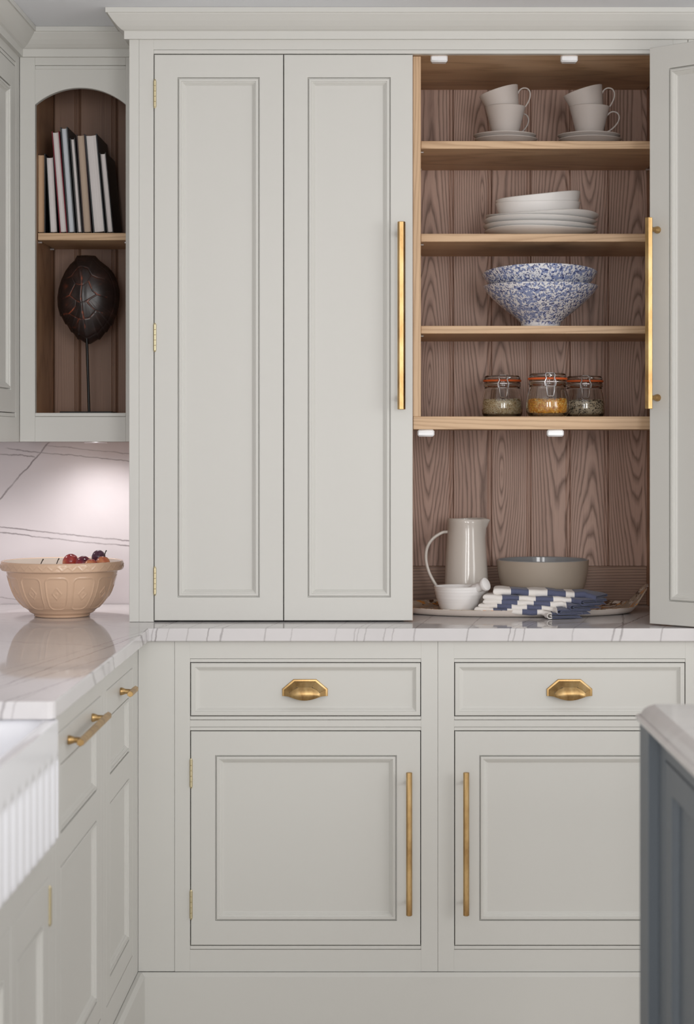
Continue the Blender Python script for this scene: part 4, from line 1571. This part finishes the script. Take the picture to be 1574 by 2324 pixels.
def plum(px, py, D, R, label, stem=None, mat=None, rot=(0, 0, 0), group=None):
    c = P(px, py, D)
    t = thing('plum', label, 'plum', c, 0, group, rot=rot)
    local('fruit', plum_mb(R), mat or plum_skin, t, smooth=180)
    if stem:
        s_ = MB(); s_.tube([(0, 0, R * .86), (.0008, 0, R + .004), (.003, .001, R + .011), (.0055, .001, R + .016)], [.0012, .0011, .0011, .0017], 7)
        local('stem', s_, stem_mat, t, smooth=60)
    return t
plum(160, 1275.5, 4.965, .0195, 'large red plum at left of the heap in the mixing bowl', rot=(.3, .5, 0))
plum(189, 1280.5, 4.935, .0195, 'red plum in the middle of the heap, between its neighbours', rot=(.5, -.4, 1))
plum(223.5, 1264.5, 4.985, .0172, 'dark purple plum on top of the heap in the mixing bowl', mat=dark_plum, rot=(.8, .3, 0))
plum(233.5, 1279.5, 4.925, .0178, 'orange-red plum with a dark stem at the right of the bowl', True, rot=(.0, .25, 1))
plum(206, 1284.5, 4.905, .0165, 'small pink-red plum low at the front of the heap', rot=(1, .2, 2))
plum(90, 1299.5, 4.93, .0175, 'red plum far left in the bowl, only its stem showing', True, rot=(0, .1, 0))
plum(127, 1299.5, 4.925, .0185, 'red plum left of centre, only its upright stem showing over the rim', True, rot=(0, .05, 0))
gl_ = 'red plum lying deep in the mixing bowl'
for dx, dy, dz in ((-.018, .0, .033), (.022, .012, .034), (.005, -.038, .037), (.002, .042, .039), (.058, -.004, .050), (-.058, .012, .051), (.046, .044, .064), (.038, -.047, .068), (-.042, -.046, .067), (-.038, .052, .070), (-.004, .004, .072), (.088, .012, .086), (.052, .002, .092), (-.086, .034, .096), (.028, .062, .1), (.072, .052, .106), (-.028, .028, .106), (.02, .03, .108)):
    c = Vector((YX + dx, YY + dy, YZ + dz))
    t = thing('plum', gl_, 'plum', c, 0, 'plums deep in the mixing bowl', rot=(dx * 40, dy * 40, dz * 30))
    local('fruit', plum_mb(.0178), plum_skin, t, smooth=180)

# ------------------------------------------------------------------ books on the arched shelf
def page_mat(name, c):
    n = NT(name)
    co = n.obj()
    f = n.noise(n.vm('MULTIPLY', co, (1400, 30, 3)), 1, 1)
    return n.out(n.mix(f, rgb(*[max(0, q - 34) for q in c]), rgb(*c)), .8)
page_white = page_mat('book_pages_white', (238, 232, 231))
page_grey = page_mat('book_pages_grey', (222, 226, 232))
page_cream = page_mat('book_pages_cream', (220, 188, 156))
page_beige = page_mat('book_pages_beige', (206, 186, 168))
cov_black = plain('book_cover_black', rgb(30, 30, 31), .45, var=.1)
cov_slate = plain('book_cover_slate', rgb(48, 52, 56), .45, var=.1)
cov_brown = plain('book_cover_brown', rgb(58, 42, 44), .5, var=.1)
cov_red = plain('book_cover_red', rgb(128, 34, 52), .5, var=.1)
BKD = 5.055
kb = BKD / FPX
def book(label, l, r_, topy, ang, cov, pages, depth, ct=.0033, dy=0.0):
    w = (r_ - l) * kb
    a = math.radians(ang)
    h = (528.7 - topy) * kb / math.cos(a) - (w * math.sin(a))
    x = (l - 885) * kb; y = BKD - 4.63 + dy
    t = thing('book', label, 'book', (x, y, zs1 + .0003), 0, 'books on the arched shelf', rot=(0, -a, 0))
    m = MB()
    e = .0006
    m.box(0, ct, 0, depth, 0, h, e); m.box(w - ct, w, 0, depth, 0, h, e)
    # rounded spine
    n = 8; sp = []
    for k in range(n + 1):
        b = PI * k / n
        sp.append((w / 2 - (w / 2) * math.cos(b), depth + .006 * math.sin(b) - .0015))
    ring0 = [(x_, y_, .0) for x_, y_ in sp] + [(x_, y_ - .002, .0) for x_, y_ in reversed(sp)]
    m.rings([ring0, [(x_, y_, h) for x_, y_, z_ in ring0]], True, True, True)
    local('cover', m, cov, t)
    m = MB()
    n = 8; fe = []
    for k in range(n + 1):
        u = k / n
        fe.append((ct + .0002 + (w - 2 * ct - .0004) * u, .0035 + .0045 * math.sin(PI * u)))
    ring0 = [(x_, y_, .0032) for x_, y_ in fe] + [(w - ct - .0002, depth - .002, .0032), (ct + .0002, depth - .002, .0032)]
    m.rings([ring0, [(x_, y_, h - .0032) for x_, y_, z_ in ring0]], True, True, True)
    local('pages', m, pages, t)
    return t
book('upright book with cream page edges at the left end of the row', 83.3, 103.2, 348, 0, cov_black, page_cream, .16)
book('short black book with pinkish white pages, second from the left', 113, 131, 353.5, 3.1, cov_black, page_white, .155, .002)
book('tall book with dark red covers leaning left', 135.4, 153, 296, 4.6, cov_red, page_white, .185, .0026)
book('tallest black book with bluish grey pages, between the red and the thin book', 154.2, 171.4, 287, 4.3, cov_slate, page_grey, .195)
book('very thin book with white pages in the middle of the row', 174.4, 187.6, 311.5, 4.5, cov_black, page_white, .17)
book('brown-covered book with beige page edges', 188.8, 208.3, 303, 4.1, cov_brown, page_beige, .17, .0026)
book('thickest book of the row, white layered pages and slate covers', 211.6, 239.2, 302.5, 5.0, cov_slate, page_white, .19, .003)
book('short black book at the right end of the row, broad black cover showing', 242.4, 257.6, 344.5, 5.4, cov_black, page_white, .165, .0026)

# ------------------------------------------------------------------ turtle shell on a rod
SD = 5.12
ks = SD / FPX
def sz_(q): return ((110 + q[0] * .11436 - 885) * ks, CZ + (1000 - (560 + q[1] * .11436)) * ks)
OUT_L = [(720, 150), (540, 155), (515, 195), (490, 250), (400, 330), (300, 470), (215, 650), (165, 830), (142, 1000), (150, 1170), (200, 1372), (222, 1368), (305, 1532), (330, 1530), (420, 1692), (448, 1690), (555, 1838), (590, 1830), (735, 1922)]
OUT_R = [(775, 1922), (810, 1915), (950, 1832), (990, 1838), (1100, 1692), (1130, 1690), (1205, 1560), (1235, 1555), (1305, 1372), (1318, 1365), (1370, 1180), (1390, 1000), (1385, 850), (1340, 680), (1260, 500), (1150, 380), (1000, 270), (950, 215), (900, 160)]
outl = [Vector(sz_(q) + (0,)) for q in OUT_L + OUT_R]
def resample(pts, n):
    L = [0]
    for a, b in zip(pts, pts[1:] + pts[:1]): L.append(L[-1] + (b - a).length)
    T = L[-1]; out = []; j = 0
    for k in range(n):
        s_ = T * k / n
        while L[j + 1] < s_: j += 1
        f = (s_ - L[j]) / max(1e-9, L[j + 1] - L[j])
        out.append(pts[j].lerp(pts[(j + 1) % len(pts)], f))
    return out
NO, NR = 260, 84
ol = resample(outl, NO)
cen = Vector(sz_((735, 930)) + (0,))
SEAM = [([(665, 400), (668, 560), (690, 765), (672, 1000), (690, 1130), (700, 1300), (720, 1445), (730, 1560), (745, 1700)], 5, .8),
        ([(668, 520), (690, 640), (692, 765)], 11, 1), ([(672, 1040), (690, 1130)], 11, 1), ([(700, 1300), (722, 1445)], 15, 1), ([(728, 1500), (742, 1600)], 8, .8),
        ([(590, 425), (665, 395), (790, 430)], 5, .6), ([(560, 745), (640, 765), (720, 768), (820, 690)], 6, .6), ([(580, 1080), (680, 1128), (760, 1110), (840, 1050)], 6, .7), ([(620, 1440), (720, 1446), (830, 1425)], 7, .8),
        ([(590, 425), (520, 520), (470, 590), (330, 650)], 5, .55), ([(560, 750), (500, 860), (440, 975), (300, 1030)], 6, .7), ([(560, 1190), (490, 1270), (420, 1330), (300, 1340)], 8, 1), ([(620, 1440), (575, 1530), (540, 1600), (420, 1600)], 6, .6),
        ([(470, 590), (560, 745)], 4, .3), ([(440, 975), (580, 1080), (560, 1190)], 5, .55), ([(420, 1330), (620, 1440)], 4, .4),
        ([(790, 430), (880, 580), (990, 625), (1110, 650)], 5, .55), ([(820, 690), (900, 880), (990, 955), (1170, 1010)], 8, .8), ([(840, 1050), (800, 1110), (900, 1230), (960, 1275), (1080, 1320)], 6, .7), ([(830, 1425), (900, 1350), (960, 1275)], 5, .4),
        ([(880, 580), (820, 690)], 4, .3), ([(990, 955), (840, 1050)], 4, .3)]
SPOT = [((355, 790), 42), ((1040, 730), 36), ((370, 1180), 36), ((300, 800), 25)]
def seg_d(p, a, b):
    ab = b - a
    t = max(0, min(1, (p - a).dot(ab) / max(1e-9, ab.dot(ab))))
    return (p - a - ab * t).length
m = MB(); amb = []
rs = []
rn = random.Random(5)
def pz(v): return Vector(((v.x / ks + 885 - 110) / .11436, ((CZ - v.y) / ks + 1000 - 560) / .11436))
segs = []
for pl, w_, st in SEAM:
    for a, b in zip(pl[:-1], pl[1:]): segs.append((Vector(a), Vector(b), w_, st))
for i in range(NR + 1):
    s_ = i / NR
    ring = []
    for k in range(NO):
        v = cen.lerp(ol[k], max(s_, .004))
        z = pz(v)
        dome = .050 * (1 - s_ ** 2.3) ** .62 if s_ < 1 else 0
        dome += .0045 * math.exp(-((z.x - 690) / 90) ** 2) * (1 - s_)
        am = 0.0; gr_ = 0.0
        for a, b, w_, st in segs:
            d = seg_d(z, a, b)
            if d < 60:
                vv = st * math.exp(-(d / w_) ** 2)
                am = max(am, vv)
                gr_ = max(gr_, math.exp(-(d / 10) ** 2) * .8)
        for c_, R_ in SPOT:
            d = (z - Vector(c_)).length
            am = max(am, .38 * math.exp(-(d / R_) ** 2) * (.6 + .4 * math.sin(z.x * .07) * math.sin(z.y * .05)))
        # ring of marginal scutes
        if .85 < s_ < .9: gr_ = max(gr_, math.exp(-((s_ - .875) / .012) ** 2))
        if s_ > .875 : gr_ = max(gr_, .7 * math.exp(-(((k / NO * 25) % 1 - .5) / .05) ** 2))
        ring.append((v.x, SD - 4.63 - dome + .0011 * gr_ + .025, v.y))
        amb.append(am)
    rs.append(ring)
m.rings(rs, True, True, False)
back = [[(v.x, SD - 4.63 + .0265, v.y) for v in ol], [((cen.lerp(v, .9)).x, SD - 4.63 + .02, (cen.lerp(v, .9)).y) for v in ol], [((cen.lerp(v, .02)).x, SD - 4.63 - .012, (cen.lerp(v, .02)).y) for v in ol]]
nb_ = len(m.v)
m.rings([rs[-1]] + back, True, False, True)
n = NT('tortoiseshell')
at_ = n.node('ShaderNodeAttribute', attribute_name='amber')
co = n.obj()
nz = n.noise(co, 34, 3)
base = n.mix(n.step(nz, .45, .75), rgb(38, 29, 28), rgb(60, 42, 38))
strk = n.m('MULTIPLY', at_.outputs['Fac'], n.m('MULTIPLY', n.step(n.noise(co, 48, 2), .36, .68), .85), clamp=True)
col = n.mix(strk, base, rgb(196, 100, 66))
shell_mat = n.out(col, n.m('MULTIPLY_ADD', n.noise(co, 50, 2), .2, .24))
bxs = zo0
root = thing('shell_ornament', 'dark tortoise shell mounted on a thin black rod in the arched niche', 'ornament', ((201 - 885) * 5.13 / FPX, .5, zo0 + .0003))
o = build('shell', m, shell_mat, root, smooth=60, fix=False)
at2 = o.data.attributes.new('amber', 'FLOAT', 'POINT')
vals = amb + [0.0] * (len(o.data.vertices) - len(amb))
at2.data.foreach_set('value', vals)
bm = bmesh.new(); bm.from_mesh(o.data); bmesh.ops.recalc_face_normals(bm, faces=bm.faces[:]); bm.to_mesh(o.data); bm.free()
m = MB(); m.tube([P(196.5, 762, 5.128), P(197.5, 790, 5.128), P(200, 870, 5.128), P(202, 935.5, 5.128)], .0034, 12); build('rod', m, black_metal, root, smooth=50)
m = MB(); cxb = (201 - 885) * 5.128 / FPX
m.box(cxb - .065, cxb + .065, .450, .545, zo0 + .0003, zo0 + .0045, .0008); build('base_plate', m, black_metal, root)
